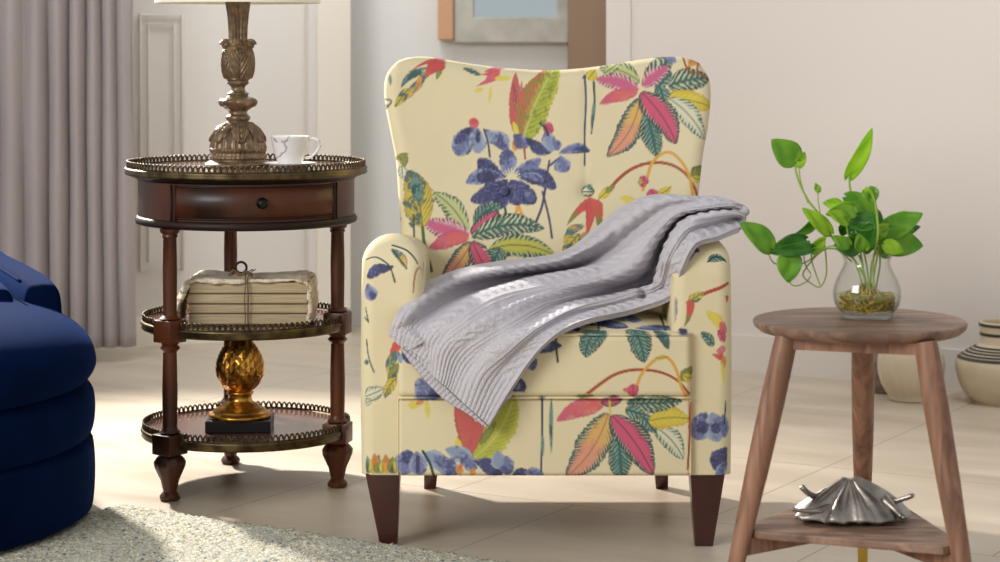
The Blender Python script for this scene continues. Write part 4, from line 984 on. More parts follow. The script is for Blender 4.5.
V = np.array(b.v); mesh_np('piping', V, b.f, M['fabric'], chair, col=colB(V)*1.0)
def taper_leg(top, bot, wt, wb, dt, db, z=.150):
    V = []
    for (c, w, d, zz) in ((bot, wb, db, 0), (top, wt, dt, z)):
        V += [(c[0]-w/2, c[1]-d/2, zz), (c[0]+w/2, c[1]-d/2, zz), (c[0]+w/2, c[1]+d/2, zz), (c[0]-w/2, c[1]+d/2, zz)]
    b = MB().add(V, [(3, 2, 1, 0), (4, 5, 6, 7), (0, 1, 5, 4), (1, 2, 6, 5), (2, 3, 7, 6), (3, 0, 4, 7)])
    return b.build('leg', M['leg_dark'], chair, smooth=False, bevel=.002)
sf = 4.53/F
taper_leg(((383-500)*sf, 4.545), ((389-500)*sf, 4.535), 34.5*sf, 17*sf, .065, .035)
taper_leg(((707-500)*sf, 4.545), ((703.5-500)*sf, 4.535), 34.5*sf, 18*sf, .065, .035)
sr = 5.10/F
taper_leg(((434-500)*sr, 5.05), ((430-500)*sr, 5.11), 17*sr, 12*sr, .05, .03); taper_leg(((658-500)*sr, 5.05), ((662-500)*sr, 5.11), 17*sr, 12*sr, .05, .03)

# ------------------------------------------------------------------ knitted throw
def knit_height(a, l, w):
    """a: metres across, l: metres along from the hem"""
    hem = 1/(1+np.exp((l-.085)/.006))
    ribs = np.abs(np.sin(a*PI/.0098))**.8*.0030
    per = .062; c = (a/per) % 1; lobe = np.zeros_like(a)
    inz = np.clip(1-np.abs(c-.36)/.30, 0, 1); ph = l/.052*2*PI
    x1 = .36+.13*np.sin(ph); x2 = .36-.13*np.sin(ph); k1 = np.exp(-((c-x1)/.10)**2)*(1+.45*np.cos(ph)); k2 = np.exp(-((c-x2)/.10)**2)*(1-.45*np.cos(ph))
    cable = np.maximum(k1, k2)*.0036*(inz > 0)
    side = (.0024*np.exp(-((c-.76)/.035)**2)+.0024*np.exp(-((c-.90)/.035)**2)+.0016*np.exp(-((c-.02)/.03)**2))
    return ribs*hem+(cable+side)*(1-hem)

def throw():
    def ln(a, b, ts): return [tuple(a[i]+(b[i]-a[i])*t for i in range(3)) for t in ts]
    ts = (0, .1, .2, .35, .5, .65, .78, .9, 1)
    # rows: back edge, ridge, valley, broad ridge (two), valley, ridge, valley, front edge
    grid = [
     ln((388, 334, 4.472), (489, 426, 4.443), ts),
     [(397, 315, 4.48), (405, 320, 4.462), (413, 326, 4.478), (428, 336, 4.460), (446, 349, 4.454), (468, 364, 4.460), (481, 372, 4.448), (495, 383, 4.452), (508, 393, 4.443)],
     [(414, 291, 4.62), (425, 297, 4.53), (436, 306, 4.575), (452, 316, 4.49), (470, 328, 4.458), (496, 343, 4.456), (507, 348, 4.444), (518, 354, 4.458), (530, 360, 4.446)],
     [(450, 273, 4.74), (458, 280, 4.63), (468, 290, 4.70), (484, 296, 4.58), (503, 308, 4.51), (528, 325, 4.495), (534, 328, 4.452), (544, 333, 4.462), (553, 338, 4.452)],
     [(500, 262, 4.84), (506, 269, 4.73), (512, 279, 4.82), (525, 283, 4.67), (540, 293, 4.60), (562, 306, 4.64), (567, 309, 4.53), (578, 315, 4.54), (588, 320, 4.50)],
     [(560, 250, 4.88), (566, 258, 4.78), (575, 269, 4.87), (586, 271, 4.72), (598, 280, 4.67), (612, 292, 4.75), (617, 295, 4.60), (627, 303, 4.61), (636, 309, 4.58)],
     [(592, 230, 4.88), (600, 239, 4.78), (608, 251, 4.83), (620, 255, 4.72), (634, 263, 4.67), (650, 277, 4.77), (654, 280, 4.60), (663, 288, 4.60), (672, 294, 4.55)],
     [(622, 207, 4.84), (632, 215, 4.74), (640, 225, 4.76), (649, 230, 4.69), (655, 237, 4.67), (663, 246, 4.77), (666, 251, 4.54), (673, 261, 4.52), (680, 269, 4.50)],
     [(652, 195, 4.80), (661, 200, 4.70), (667, 206, 4.70), (673, 210, 4.67), (677, 215, 4.65), (682, 221, 4.74), (684, 225, 4.54), (689, 234, 4.528), (694, 243, 4.498)],
     [(690, 196, 4.78), (697, 199, 4.69), (701, 202, 4.67), (704, 205, 4.65), (706, 208, 4.64), (708, 213, 4.71), (710, 216, 4.56), (714, 225, 4.575), (718, 236, 4.52)],
     [(720, 198, 4.76), (725, 200, 4.69), (728, 202, 4.67), (730, 204, 4.65), (731, 206, 4.64), (732, 210, 4.68), (733, 213, 4.59), (735, 220, 4.62), (737, 229, 4.545)],
     [(737, 203, 4.76), (740, 205, 4.70), (742, 207, 4.68), (743, 209, 4.66), (744, 211, 4.65), (745, 214, 4.66), (745, 217, 4.61), (744, 222, 4.61), (741, 228, 4.565)],
     ln((738, 212, 4.79), (737, 231, 4.595), ts),
     ln((712, 216, 4.80), (708, 234, 4.60), ts)]
    n, m = 800, 330
    G = cr_grid(grid, n, m); px, py, D = G[..., 0].copy(), G[..., 1].copy(), G[..., 2].copy()
    X = (px-500)*D/F; Z = H-(py-YH)*D/F; W = np.stack([X, D, Z], -1)
    # metres along and across
    dl = np.linalg.norm(np.diff(W[:, m//2], axis=0), axis=1); l = np.concatenate([[0], np.cumsum(dl)])[:, None]*np.ones((1, m))
    da = np.linalg.norm(np.diff(W, axis=1), axis=2); a = np.concatenate([np.zeros((n, 1)), np.cumsum(da, 1)], 1)
    # cloth is gathered, so its own width stays the same where the drape narrows
    width0 = a[60, -1]; ab_ = np.concatenate([[0], np.cumsum(np.linalg.norm(np.diff(G[90, :, :2], axis=0), axis=1))])*.00215; acl = np.repeat(ab_[None], n, 0)
    def normals(W):
        du = np.gradient(W, axis=0); dv = np.gradient(W, axis=1); N = np.cross(du, dv); N /= np.linalg.norm(N, axis=2)[..., None]+1e-9
        return N
    def smoothN(N, k):
        for ax in (0, 1):
            p = np.concatenate([np.repeat(np.take(N, [0], ax), k, ax), N, np.repeat(np.take(N, [-1], ax), k, ax)], ax); c = np.cumsum(p, ax)
            N = (np.take(c, range(2*k, c.shape[ax]), ax)-np.take(c, range(0, c.shape[ax]-2*k), ax))/(2*k)
        return N/(np.linalg.norm(N, axis=2)[..., None]+1e-9)
    N = normals(W)
    if N[100, 150, 1] > 0: N = -N
    sgn = 1
    N = smoothN(N, 12)
    front = np.clip((n*.80-np.arange(n))/(n*.03), 0, 1)[:, None]
    # creases and ridges running with the drape
    def crease(pts, amp, w):
        q = cr(pts, 60); best = np.full(px.shape, 1e9)
        for i in range(len(q)-1):
            p0, p1 = q[i], q[i+1]; ab = p1-p0; tt = np.clip(((px-p0[0])*ab[0]+(py-p0[1])*ab[1])/(ab@ab+1e-9), 0, 1)
            best = np.minimum(best, np.hypot(px-p0[0]-tt*ab[0], py-p0[1]-tt*ab[1]))
        ends = 1
        return amp*np.exp(-(best/w)**2)
    h = np.zeros_like(px)
    for pts, amp, w in (
        ([(742, 211), (734, 209), (722, 209)], -.010, 2.2),
        ([(650, 276), (644, 286), (643, 296)], -.022, 4.5), ([(662, 262), (655, 276), (660, 284)], .010, 4),
        ([(632, 210), (621, 222), (610, 238), (598, 248), (575, 257)], -.007, 3.5), ([(700, 200), (680, 205), (660, 216), (645, 232)], -.006, 3),
        ([(690, 222), (678, 236), (670, 256)], -.005, 2.5), ([(610, 284), (580, 288), (556, 290), (530, 294), (500, 305)], -.006, 4),
        ([(640, 246), (622, 262), (600, 268)], -.006, 4), ([(500, 330), (485, 350), (470, 372)], -.003, 6), ([(460, 320), (440, 340), (428, 352)], -.003, 5),
        ([(401, 330), (406, 324), (412, 318)], -.010, 3.5)):
        h += crease(pts, amp, w)
    h *= front; hc = h.copy()
    lown = .003*np.sin(acl*60+l*9)+.002*np.sin(acl*37-l*21+2)
    fd = N*.35+np.array([0, -.94, .15]); fd /= np.linalg.norm(fd, axis=2)[..., None]
    W = W+fd*h[..., None]+N*(lown*front)[..., None]
    N2 = normals(W); N2 = -N2 if (N2*N).sum(-1).mean() < 0 else N2; kf = np.clip((N2*N).sum(-1)*1.4, 0, 1); N2 = smoothN(N2, 2)
    W = W+N2*(kf*knit_height(acl, l, width0)*np.clip(front+.15, 0, 1)*(1-.85*np.clip(-hc/.012, 0, 1)))[..., None]
    # frayed ends of the ribs at the hem
    idx = np.arange(n*m).reshape(n, m); q = np.stack([idx[:-1, :-1], idx[:-1, 1:], idx[1:, 1:], idx[1:, :-1]], -1).reshape(-1, 4)
    # under layer: closes the cloth to a soft thickness
    N3 = smoothN(N, 6); back = W-N3*.011
    V = [W.reshape(-1, 3), back.reshape(-1, 3)]; Fs = [q, q[:, ::-1]+n*m]
    per = np.array([(i, 0) for i in range(n)]+[(n-1, j) for j in range(1, m)]+[(i, m-1) for i in range(n-2, -1, -1)]+[(0, j) for j in range(m-2, 0, -1)])
    pf = per[:, 0]*m+per[:, 1]; mid = (W.reshape(-1, 3)[pf]+back.reshape(-1, 3)[pf])/2
    cen = W[per[:, 0].clip(6, n-7), per[:, 1].clip(6, m-7)]; o_ = mid-cen; o_ /= np.linalg.norm(o_, axis=1)[:, None]+1e-9; mid = mid+o_*.004
    mi_ = 2*n*m+np.arange(len(pf)); V.append(mid); base = 2*n*m+len(pf)
    Fs += [np.stack([pf, mi_, np.roll(mi_, -1), np.roll(pf, -1)], -1), np.stack([mi_, pf+n*m, np.roll(pf+n*m, -1), np.roll(mi_, -1)], -1)]
    # second layer peeping out under the hem, and the stray corner on the armrest
    def extra(grid, n2, m2, off, rib=True):
        nonlocal base
        G = cr_grid(grid, n2, m2); D = G[..., 2]; E = np.stack([(G[..., 0]-500)*D/F, D, H-(G[..., 1]-YH)*D/F], -1)
        N = normals(E); N = np.where(N[..., 1:2] > 0, -N, N)
        da = np.linalg.norm(np.diff(E, axis=1), axis=2); aa = np.concatenate([np.zeros((n2, 1)), np.cumsum(da, 1)], 1)
        if rib: E = E+N*(np.abs(np.sin(aa*PI/.0098))**.8*.0028)[..., None]
        idx = base+np.arange(n2*m2).reshape(n2, m2); q = np.stack([idx[:-1, :-1], idx[:-1, 1:], idx[1:, 1:], idx[1:, :-1]], -1).reshape(-1, 4)
        V.append(E.reshape(-1, 3)); Bk = E-N*.006; V.append(Bk.reshape(-1, 3)); Fs.append(q); Fs.append(q[:, ::-1]+n2*m2)
        per = np.array([(i, 0) for i in range(n2)]+[(n2-1, j) for j in range(1, m2)]+[(i, m2-1) for i in range(n2-2, -1, -1)]+[(0, j) for j in range(m2-2, 0, -1)])
        p = base+per[:, 0]*m2+per[:, 1]; Fs.append(np.stack([p, p+n2*m2, np.roll(p, -1)+n2*m2, np.roll(p, -1)], -1)); base += 2*n2*m2
    extra([[(400, 348, 4.478), (413, 366, 4.470), (428, 384, 4.468), (446, 401, 4.466), (466, 413, 4.464), (485, 427, 4.458)],
           [(410, 338, 4.482), (430, 358, 4.476), (450, 376, 4.472), (466, 390, 4.470), (482, 402, 4.466), (498, 412, 4.460)],
           [(430, 325, 4.50), (452, 345, 4.485), (470, 360, 4.478), (486, 372, 4.474), (500, 382, 4.470), (515, 392, 4.466)]], 40, 150, 0)
    extra([[(409, 350, 4.463), (420, 357, 4.460), (436, 372, 4.460), (452, 388, 4.458)],
           [(414, 342, 4.466), (428, 350, 4.463), (444, 364, 4.462), (460, 380, 4.460)]], 24, 80, 0)
    extra([[(395, 301, 4.58), (404, 302, 4.575), (412, 301, 4.57), (418, 306, 4.56)],
           [(409, 293, 4.63), (418, 291, 4.62), (428, 290, 4.61), (434, 294, 4.60)],
           [(424, 281, 4.70), (436, 279, 4.70), (448, 277, 4.70), (456, 280, 4.69)]], 40, 50, 0, True)
    extra([[(389, 333, 4.468), (392, 337, 4.466), (400, 342, 4.464), (409, 350, 4.462)],
           [(391, 327, 4.470), (398, 328, 4.462), (408, 334, 4.458), (420, 344, 4.455)],
           [(396, 324, 4.480), (404, 324, 4.476), (414, 330, 4.470), (426, 340, 4.466)]], 24, 40, 0, True)
    o = mesh_np('throw_blanket', np.concatenate(V), np.concatenate(Fs), M['knit'])
    tag(o, 'lavender grey cable knit throw draped over the armchair seat and right arm', 'blanket')
throw()

# ------------------------------------------------------------------ tripod table
ZT = .543; tc = (.640, 3.91)
def tripod():
    t = thing('tripod_table', (tc[0], tc[1], 0), 'walnut tripod side table with a triangular lower shelf at the right', 'side table')
    R = .188
    def wob(a, z, r): return (.002*math.cos(3*(a-1.2)))*(r > .1)
    MB().lathe([(.001, ZT-.022), (.165, ZT-.022), (.176, ZT-.019), (.186, ZT-.011), (R, ZT-.005), (R, ZT-.002), (R-.002, ZT), (.001, ZT)], (tc[0], tc[1], 0), 96, disp=wob).build('tabletop', M['walnut_top'], t, auto=.6)
    legs = [((.4985, 3.83), (.381, 3.82)), ((.7265, 3.752), (.796, 3.655)), ((.665, 4.03), (.709, 4.30))]
    at = lambda L_, z: Vector((L_[1][0]+(L_[0][0]-L_[1][0])*z/.52, L_[1][1]+(L_[0][1]-L_[1][1])*z/.52, z))
    for L_ in legs:
        zs = [.095, .10, .18, .30, .42, .50, ZT-.018]; rs = [.0125, .0135, .0165, .0200, .0215, .0205, .0195]
        lg = MB().tube([at(L_, z) for z in zs], rs, 28).build('leg', M['walnut_leg'], t, auto=.8)
        tag(MB().tube([at(L_, z) for z in (.0, .004, .092, .0945)], [.0085, .0095, .0105, .0085], 20).build('brass_foot', M['brass_bright'], lg, auto=.8), 'polished brass foot')
    # brace under the top, one bar from each leg to the middle
    cen = Vector((.632, 3.875, 0))
    b = MB()
    pts = [at(L_, ZT-.035) for L_ in legs]
    def bar(b, p, q, w, z0, z1, z0q=None):
        d = (q-p); d.z = 0; L = d.length; d.normalize(); nn = Vector((-d.y, d.x, 0))*w/2; z0q = z0 if z0q is None else z0q
        V = [p+nn, p-nn, q-nn, q+nn]; VV = [(v.x, v.y, z) for v, z in zip(V, (z0, z0, z0q, z0q))]+[(v.x, v.y, z1) for v in V]
        b.add(VV, [(0, 1, 2, 3), (7, 6, 5, 4), (0, 4, 5, 1), (1, 5, 6, 2), (2, 6, 7, 3), (3, 7, 4, 0)])
    bar(b, pts[0], pts[1], .022, ZT-.040, ZT-.020); bar(b, pts[1], pts[2], .022, ZT-.040, ZT-.020); bar(b, pts[2], pts[0], .022, ZT-.040, ZT-.020)
    b.build('brace', M['walnut_leg'], t, smooth=False)
    # triangular shelf with cut corners
    zs = .190; c3 = [at(L_, zs) for L_ in legs]; g = (c3[0]+c3[1]+c3[2])/3; pg = []
    for i, p in enumerate(c3):
        d = (p-g); d.z = 0; L = d.length; d.normalize(); nn = Vector((-d.y, d.x, 0)); e = p-d*.014
        pr, nx_ = c3[i-1], c3[(i+1) % 3]
        k = 1 if (pr-p).dot(nn) > 0 else -1
        pg += [e+nn*k*.024, e-nn*k*.024]
    q = MB().prism([(p.x, p.y) for p in pg], zs-.014, zs); q.build('shelf', M['walnut_top'], t, smooth=False, bevel=.0025)
    for i, L_ in enumerate(legs):
        b = MB(); p = at(L_, zs-.03); bar(b, p, Vector((g.x, g.y, 0)), .020, zs-.046, zs-.0145, zs-.026)
        b.build('stretcher', M['walnut_leg'], t, smooth=False, bevel=.0015)
        d = (c3[i]-g); d.z = 0; d.normalize(); b = MB()
        p = c3[i]-d*.020; b.tube([(p.x, p.y, zs-.018), (p.x+d.x*.012, p.y+d.y*.012, zs-.018)], .004, 10); b.build('bolt', M['iron'], t)
    return g
shelf_c = tripod()

# ------------------------------------------------------------------ silver shell
def shell():
    # spikes: direction angle (0 = right, counter-clockwise seen from above), reach, height at tip, width
    c = P(850, 519, 3.90); c.z = .1925; s = 3.90/F
    t = thing('seashell_ornament', c, 'antique silver spider shell ornament on the tripod table shelf', 'ornament')
    na, nr = 240, 46
    sp = [(math.radians(172), .100, .012, .12), (math.radians(148), .090, .030, .16), (math.radians(12), .100, .022, .16), (math.radians(-8), .100, .004, .10),
          (math.radians(196), .092, .012, .12), (math.radians(40), .075, .012, .16), (math.radians(90), .070, .010, .2), (math.radians(120), .076, .010, .14)]
    G = np.zeros((na, nr, 3))
    for i in range(na):
        a = 2*PI*i/na
        # skirt
        R0 = math.hypot(.086*math.cos(a), .052*math.sin(a)); sc = 1+.05*math.cos(a*9)+.05*math.cos(a*7+1)
        R = R0*sc+.012; zt = .003+.003*abs(math.cos(a*7.5))
        wsum = 0; Rs = R; zs = zt
        for (sa, reach, zh, w) in sp:
            d = (a-sa+PI) % (2*PI)-PI; k = math.exp(-(d/w)**2*1.3)
            Rs = max(Rs, R+(reach-R)*k) if reach > R else Rs; 
            if k > .02: zs = zs+(zh-zt)*k
        for j in range(nr):
            f = j/(nr-1); r = Rs*f
            rr = min(1, r/R)
            tent = .060*(1-rr**.95)**.85 if rr < 1 else 0
            # ridge line along the crest
            crest = .010*math.exp(-(math.sin(a)*r/.012)**2)*(1-rr)*min(1, r/.012)
            out = max(0, (r-R*.72)/(Rs-R*.72+1e-6)); lift = (zs-zt)*out**1.1 if Rs > R*1.04 else 0
            rib = .0050*math.cos(a*9+.6*math.sin(a*3))*min(1, rr*1.6)*(1-.2*rr)+.0008*math.cos(a*29)*min(1, rr*1.4)*(1-rr*.5)
            z = zt+tent+crest+lift+rib*(1 if rr < 1 else .25)+.005*math.sin(rr*PI)
            G[i, j] = (c.x+math.cos(a)*r, c.y+math.sin(a)*r*1.0, c.z+max(.0005, z))
    o = MB().grid(G, cu=True).build('shell_body', M['silver'], t); md = o.modifiers.new('t', 'SOLIDIFY'); md.thickness = .0035; md.offset = 1
    MB().tube(cr([P(828, 493, 3.90), P(817, 497, 3.89), P(808, 493, 3.88), P(802, 487, 3.87)], 14), [.010, .0095, .0085, .0075, .0068, .0062, .0058, .0055, .0053, .0052, .0052, .0053, .0054, .0050], 12).build('horn', M['silver'], t)
    MB().tube(cr([P(835, 505, 3.88), P(820, 510, 3.86), P(806, 511, 3.85), P(791, 509, 3.84)], 14), [.012, .011, .0098, .0085, .0074, .0064, .0056, .0050, .0045, .0041, .0038, .0036, .0034, .002], 12).build('horn', M['silver'], t)
    MB().tube(cr([P(880, 495, 3.90), P(892, 501, 3.89), P(902, 499, 3.88), P(914, 495, 3.87)], 14), [.011, .010, .0088, .0078, .0068, .0060, .0054, .0050, .0048, .0047, .0047, .0047, .0046, .003], 12).build('horn', M['silver'], t)
    MB().tube(cr([P(884, 500, 3.88), P(894, 509, 3.86), P(901, 516, 3.85), P(905, 518, 3.84)], 12), [.011, .010, .009, .008, .0072, .0066, .006, .0056, .0052, .005, .0046, .003], 12).build('horn', M['silver'], t)
shell()

# ------------------------------------------------------------------ glass vase with pothos
VC = Vector(((867-500)*3.94/F, 3.94, ZT+.0005))
def vase():
    s = 3.94/F
    t = thing('glass_vase', VC, 'round clear glass vase with water and flared rim on the tripod table', 'vase')
    outer = [(.001, 0), (.040, 0), (.0445, .002), (.046, .006), (.050, .012), (.057, .022), (.0605, .036), (.0598, .050), (.055, .066), (.047, .082), (.0415, .094), (.041, .101), (.0445, .110), (.0505, .117)]
    po = cr(outer, 60); th = .0022
    inner = [(max(.001, r-th), max(z, .007)) for r, z in po][::-1]
    MB().lathe([(r, max(0, z)) for r, z in po]+[(po[-1][0]-.001, po[-1][1]+.001)]+inner, tuple(VC), 72, cap=False).build('vase_body', M['glass'], t)
    w = [(max(.001, r-th-.0006), z) for r, z in po if .009 < z < .044]
    MB().lathe([(.001, .0085)]+w+[(.001, w[-1][1])], tuple(VC), 64).build('water', M['water'], t)
vase()

def pothos():
    t = thing('pothos_plant', VC+Vector((0, 0, .009)), 'green pothos vines growing from the glass vase on the tripod table', 'plant')
    D0 = 3.94
    def Q(x, y, d=0): return P(x, y, D0+d)
    rnd = random.Random(3)
    # leaves: base, tip, half width (px), material, depth offsets, cup/curl
    leaves = [
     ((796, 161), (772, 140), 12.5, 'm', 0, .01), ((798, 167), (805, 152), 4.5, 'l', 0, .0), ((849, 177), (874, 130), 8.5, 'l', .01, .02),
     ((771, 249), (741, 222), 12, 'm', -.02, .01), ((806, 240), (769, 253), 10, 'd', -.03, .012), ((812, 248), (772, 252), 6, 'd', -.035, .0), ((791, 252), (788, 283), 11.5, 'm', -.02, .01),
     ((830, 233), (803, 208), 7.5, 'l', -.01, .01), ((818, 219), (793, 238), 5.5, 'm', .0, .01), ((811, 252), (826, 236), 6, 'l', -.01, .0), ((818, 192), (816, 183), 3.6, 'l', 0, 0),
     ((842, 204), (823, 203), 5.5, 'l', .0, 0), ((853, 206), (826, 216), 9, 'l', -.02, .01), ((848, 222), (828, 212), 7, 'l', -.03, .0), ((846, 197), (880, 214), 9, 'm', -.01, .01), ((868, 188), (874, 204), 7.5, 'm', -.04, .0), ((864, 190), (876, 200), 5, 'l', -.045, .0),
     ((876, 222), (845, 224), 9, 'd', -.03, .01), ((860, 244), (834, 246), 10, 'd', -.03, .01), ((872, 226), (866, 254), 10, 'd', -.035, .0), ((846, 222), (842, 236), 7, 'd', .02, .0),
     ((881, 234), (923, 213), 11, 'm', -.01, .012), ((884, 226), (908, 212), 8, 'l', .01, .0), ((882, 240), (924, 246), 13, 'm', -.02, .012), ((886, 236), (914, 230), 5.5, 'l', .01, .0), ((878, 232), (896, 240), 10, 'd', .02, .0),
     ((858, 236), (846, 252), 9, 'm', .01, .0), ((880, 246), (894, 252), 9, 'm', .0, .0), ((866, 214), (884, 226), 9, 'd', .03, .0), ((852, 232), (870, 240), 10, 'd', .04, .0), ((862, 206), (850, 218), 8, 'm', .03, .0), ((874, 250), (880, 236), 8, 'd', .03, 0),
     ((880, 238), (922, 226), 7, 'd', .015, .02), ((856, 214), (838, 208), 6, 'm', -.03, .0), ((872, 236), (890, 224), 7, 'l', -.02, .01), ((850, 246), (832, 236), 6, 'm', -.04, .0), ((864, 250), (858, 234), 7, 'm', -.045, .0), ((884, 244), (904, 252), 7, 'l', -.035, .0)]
    for (b, tp, hw, mk, dd, curl) in leaves:
        tilt = rnd.uniform(-.025, .025)
        B0, T0 = Q(*b, dd), Q(*tp, dd+tilt); ax = T0-B0; Lg = ax.length; ax.normalize()
        view = Vector((0, 1, 0)); side = ax.cross(view).normalized(); up = side.cross(ax).normalized()
        if up.y > 0: up = -up
        s = D0/F; n, m = 20, 13; G = np.zeros((n, m, 3)); roll = rnd.uniform(-.55, .55)
        side2 = side*math.cos(roll)+up*math.sin(roll); up2 = up*math.cos(roll)-side*math.sin(roll)
        fold = rnd.uniform(.15, .45)
        for i in range(n):
            f = i/(n-1); w = hw*s*1.2*(math.sin(PI*min(1, f**.72*.98+.02))**.68)*(1-.22*f)+.0003
            if f > .999: w = .0003
            heart = -.10*Lg*math.exp(-f*9)
            for j in range(m):
                v = (j/(m-1)-.5)*2
                p = B0+ax*(Lg*f+heart*abs(v)**1.5)+side2*(w*v)+up2*(abs(v)*w*fold-curl*.8*(f-.3)**2+.0012*math.sin(f*9+v*4))
                G[i, j] = p
        o = MB().grid(G).build('leaf', M['leaf_'+mk], t); md = o.modifiers.new('t', 'SOLIDIFY'); md.thickness = .0006
    st = [
     ([(866, 280), (856, 262), (845, 250), (836, 243), (828, 230), (819, 214), (810, 203), (801, 187), (796, 172), (795, 160)], .0019, 0),
     ([(808, 203), (803, 190), (800, 178), (799, 166)], .0013, 0),
     ([(866, 290), (862, 262), (856, 230), (853, 205), (850, 188), (849, 176)], .0019, .01),
     ([(874, 290), (873, 262), (878, 236), (877, 216), (875, 202), (870, 190)], .0022, -.045),
     ([(822, 227), (820, 212), (818, 200), (818, 190)], .0011, 0),
     ([(852, 262), (838, 250), (826, 249), (816, 256), (806, 268), (803, 276), (812, 284), (820, 287), (826, 276), (826, 258), (824, 236), (826, 226)], .0014, -.01),
     ([(850, 256), (834, 246), (822, 250), (812, 258), (806, 262), (797, 265), (788, 264), (776, 264), (770, 258), (768, 248)], .0013, -.02),
     ([(806, 246), (804, 256), (806, 266), (811, 274)], .0012, -.03), ([(790, 254), (790, 268), (790, 282), (796, 286), (806, 282), (811, 276)], .0012, -.018),
     ([(811, 250), (812, 262), (816, 274), (820, 285)], .0012, -.01), ([(818, 219), (824, 226), (830, 234), (840, 246), (856, 262)], .0014, .0),
     ([(870, 288), (866, 262), (862, 240), (866, 222)], .0016, -.02), ([(872, 288), (876, 262), (880, 246), (884, 234)], .0018, -.01), ([(868, 288), (860, 258), (850, 240), (846, 224), (842, 206)], .0015, -.015),
     ([(870, 290), (872, 262), (880, 248), (888, 240)], .0016, .01), ([(864, 290), (856, 264), (850, 250), (852, 238)], .0016, .015), ([(876, 288), (880, 264), (878, 244), (872, 226)], .0016, .02)]
    for pts, r, dd in st:
        q = cr([Q(x, y, (dd if y < 262 else dd*.3)) for x, y in pts], 30)
        MB().tube(q, r, 8).build('stem', M['stem'], t)
    # tangle of roots in the water
    b = MB()
    for k in range(210):
        a = rnd.uniform(0, 2*PI); r0 = rnd.uniform(.0, .012); p = [VC+Vector((r0*math.cos(a), r0*math.sin(a), .05+rnd.uniform(-.006, .012)))] if k % 3 == 0 else []
        a2 = a+rnd.uniform(-.6, .6); 
        for j in range(6):
            a2 += rnd.uniform(.15, .6)*(1 if k % 2 else -1); rr = rnd.uniform(.018, .050); z = rnd.uniform(.013, .044)
            lim = {True: .045, False: .051}[z < .018]; rr = min(rr, lim)
            p.append(VC+Vector((rr*math.cos(a2), rr*math.sin(a2), z)))
        b.tube(cr(p, 22), .0011, 5, cap=False)
    b.build('roots', M['root'], t)
pothos()

# ------------------------------------------------------------------ jars on the floor by the wall
def jars():
    c = ((911-500)*6.36/F, 6.36, 0)
    t = thing('cream_pot', c, 'round cream glazed pot standing on the floor behind the tripod table', 'pot')
    def rib(a, z, r): return .0012*math.cos(a*22)*(r > .07)
    MB().lathe([(.001, .001), (.060, 0), (.064, .003), (.065, .008), (.064, .012), (.074, .026), (.086, .048), (.094, .076), (.0965, .102), (.094, .130), (.082, .155), (.064, .174), (.048, .184), (.044, .190), (.047, .200), (.050, .204), (.046, .206), (.040, .196), (.036, .186), (.001, .180)], c, 96, disp=rib).build('pot_body', M['cream_glaze'], t)
    c = (1.132, 6.50, 0)
    t = thing('clay_pot', c, 'small rough grey clay pot half hidden behind the round cream pot', 'pot')
    MB().lathe([(.001, .001), (.040, 0), (.044, .01), (.050, .06), (.052, .11), (.048, .14), (.050, .146), (.044, .148), (.040, .13), (.001, .12)], c, 40).build('pot_body', M['rough_pot'], t)
    c = ((1005-500)*6.32/F, 6.32, 0)
    t = thing('striped_jar', c, 'cream stoneware jar with dark stripes at the right edge by the wall', 'jar')
    pr = [(.001, .001), (.088, 0), (.095, .004), (.110, .020), (.128, .050), (.138, .085), (.140, .110), (.135, .126), (.128, .134), (.110, .146), (.090, .158), (.076, .166), (.071, .172), (.070, .196), (.073, .222), (.072, .228), (.064, .230), (.062, .20), (.001, .18)]
    o = MB().lathe(cr(pr, 120), c, 96).build('jar_body', M['jar_cream'], t)
    b = MB(); q = cr(pr[4:16], 300)
    for zc_, w in ((.131, .0070), (.1395, .0042), (.1470, .0040), (.1535, .0036), (.1605, .0034), (.197, .009), (.2245, .010)):
        seg = [(r+.0012, z) for r, z in q if abs(z-zc_) < w/2+.0006]
        if len(seg) > 1: b.lathe([(seg[0][0]-.002, seg[0][1])]+seg+[(seg[-1][0]-.002, seg[-1][1])], c, 96, cap=False)
    b.build('stripes', M['dark_stripe'], t)
jars()

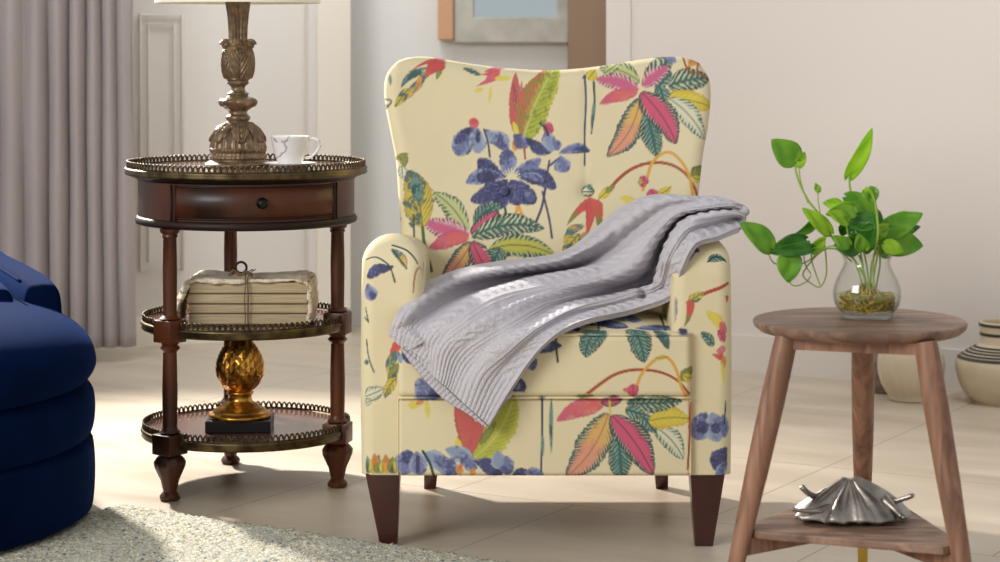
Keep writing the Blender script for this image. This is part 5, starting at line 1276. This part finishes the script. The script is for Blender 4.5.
# ------------------------------------------------------------------ light and camera
w = bpy.data.worlds.new('World'); scn.world = w; w.use_nodes = True
w.node_tree.nodes['Background'].inputs[0].default_value = (.93, .96, 1, 1); w.node_tree.nodes['Background'].inputs[1].default_value = WORLD = .54
def area(name, loc, target, sx, sy, e, col=(1, 1, 1)):
    l = bpy.data.lights.new(name, 'AREA'); l.shape = 'RECTANGLE'; l.size = sx; l.size_y = sy; l.energy = e; l.color = col
    o = bpy.data.objects.new(name, l); COL.objects.link(o); o.location = loc
    o.rotation_euler = (Vector(target)-Vector(loc)).to_track_quat('-Z', 'Y').to_euler(); return o
def spot(name, loc, target, e, ang, blend, rad, col):
    l = bpy.data.lights.new(name, 'SPOT'); l.energy = e; l.spot_size = math.radians(ang); l.spot_blend = blend; l.shadow_soft_size = rad; l.color = col
    o = bpy.data.objects.new(name, l); COL.objects.link(o); o.location = loc
    o.rotation_euler = (Vector(target)-Vector(loc)).to_track_quat('-Z', 'Y').to_euler(); return o
spot('floodlight', (-2.0, 6.95, 2.05), (-.62, 5.0, .2), 900, 66, .8, .10, (1, .955, .89))
area('front_window_light', (-3.0, 1.2, 2.3), (.3, 5.2, .6), 2.0, 1.6, 125, (1, .985, .96))
area('left_wall_fill', (-1.15, 6.5, 2.45), (-1.0, 7.5, .9), .8, .4, 8, (1, .985, .95))  # added fill to brighten the left wall, not a room fixture
spot('right_wall_fill', (1.3, 4.7, 2.45), (1.75, 6.5, .75), 62, 75, 1, .2, (1, .98, .96))  # invented spot that lifts the brightness of the right wall
area('back_wall_fill', (-.5, 7.3, 2.3), (-.50, 7.98, .7), .4, .3, 9, (.93, .98, 1))  # extra fill put in to brighten the back wall's left part

cd = bpy.data.cameras.new('camera'); cam = bpy.data.objects.new('camera', cd); COL.objects.link(cam); scn.camera = cam
cam.location = (0, 0, H); cam.rotation_euler = (PI/2, 0, 0)
cd.sensor_width = 36; cd.lens = 36*F/1000; cd.shift_y = -(281-YH)/1000; cd.clip_start = .05
cd.dof.use_dof = True; cd.dof.focus_distance = 4.7; cd.dof.aperture_fstop = 5.6
vs = scn.view_settings; vs.view_transform = 'Standard'; vs.look = 'None'; vs.gamma = 1; vs.exposure = 0; vs.use_curve_mapping = False
scn.cycles.max_bounces = 10; scn.cycles.transmission_bounces = 10; scn.cycles.transparent_max_bounces = 12
scn.cycles.caustics_refractive = False; scn.cycles.caustics_reflective = False
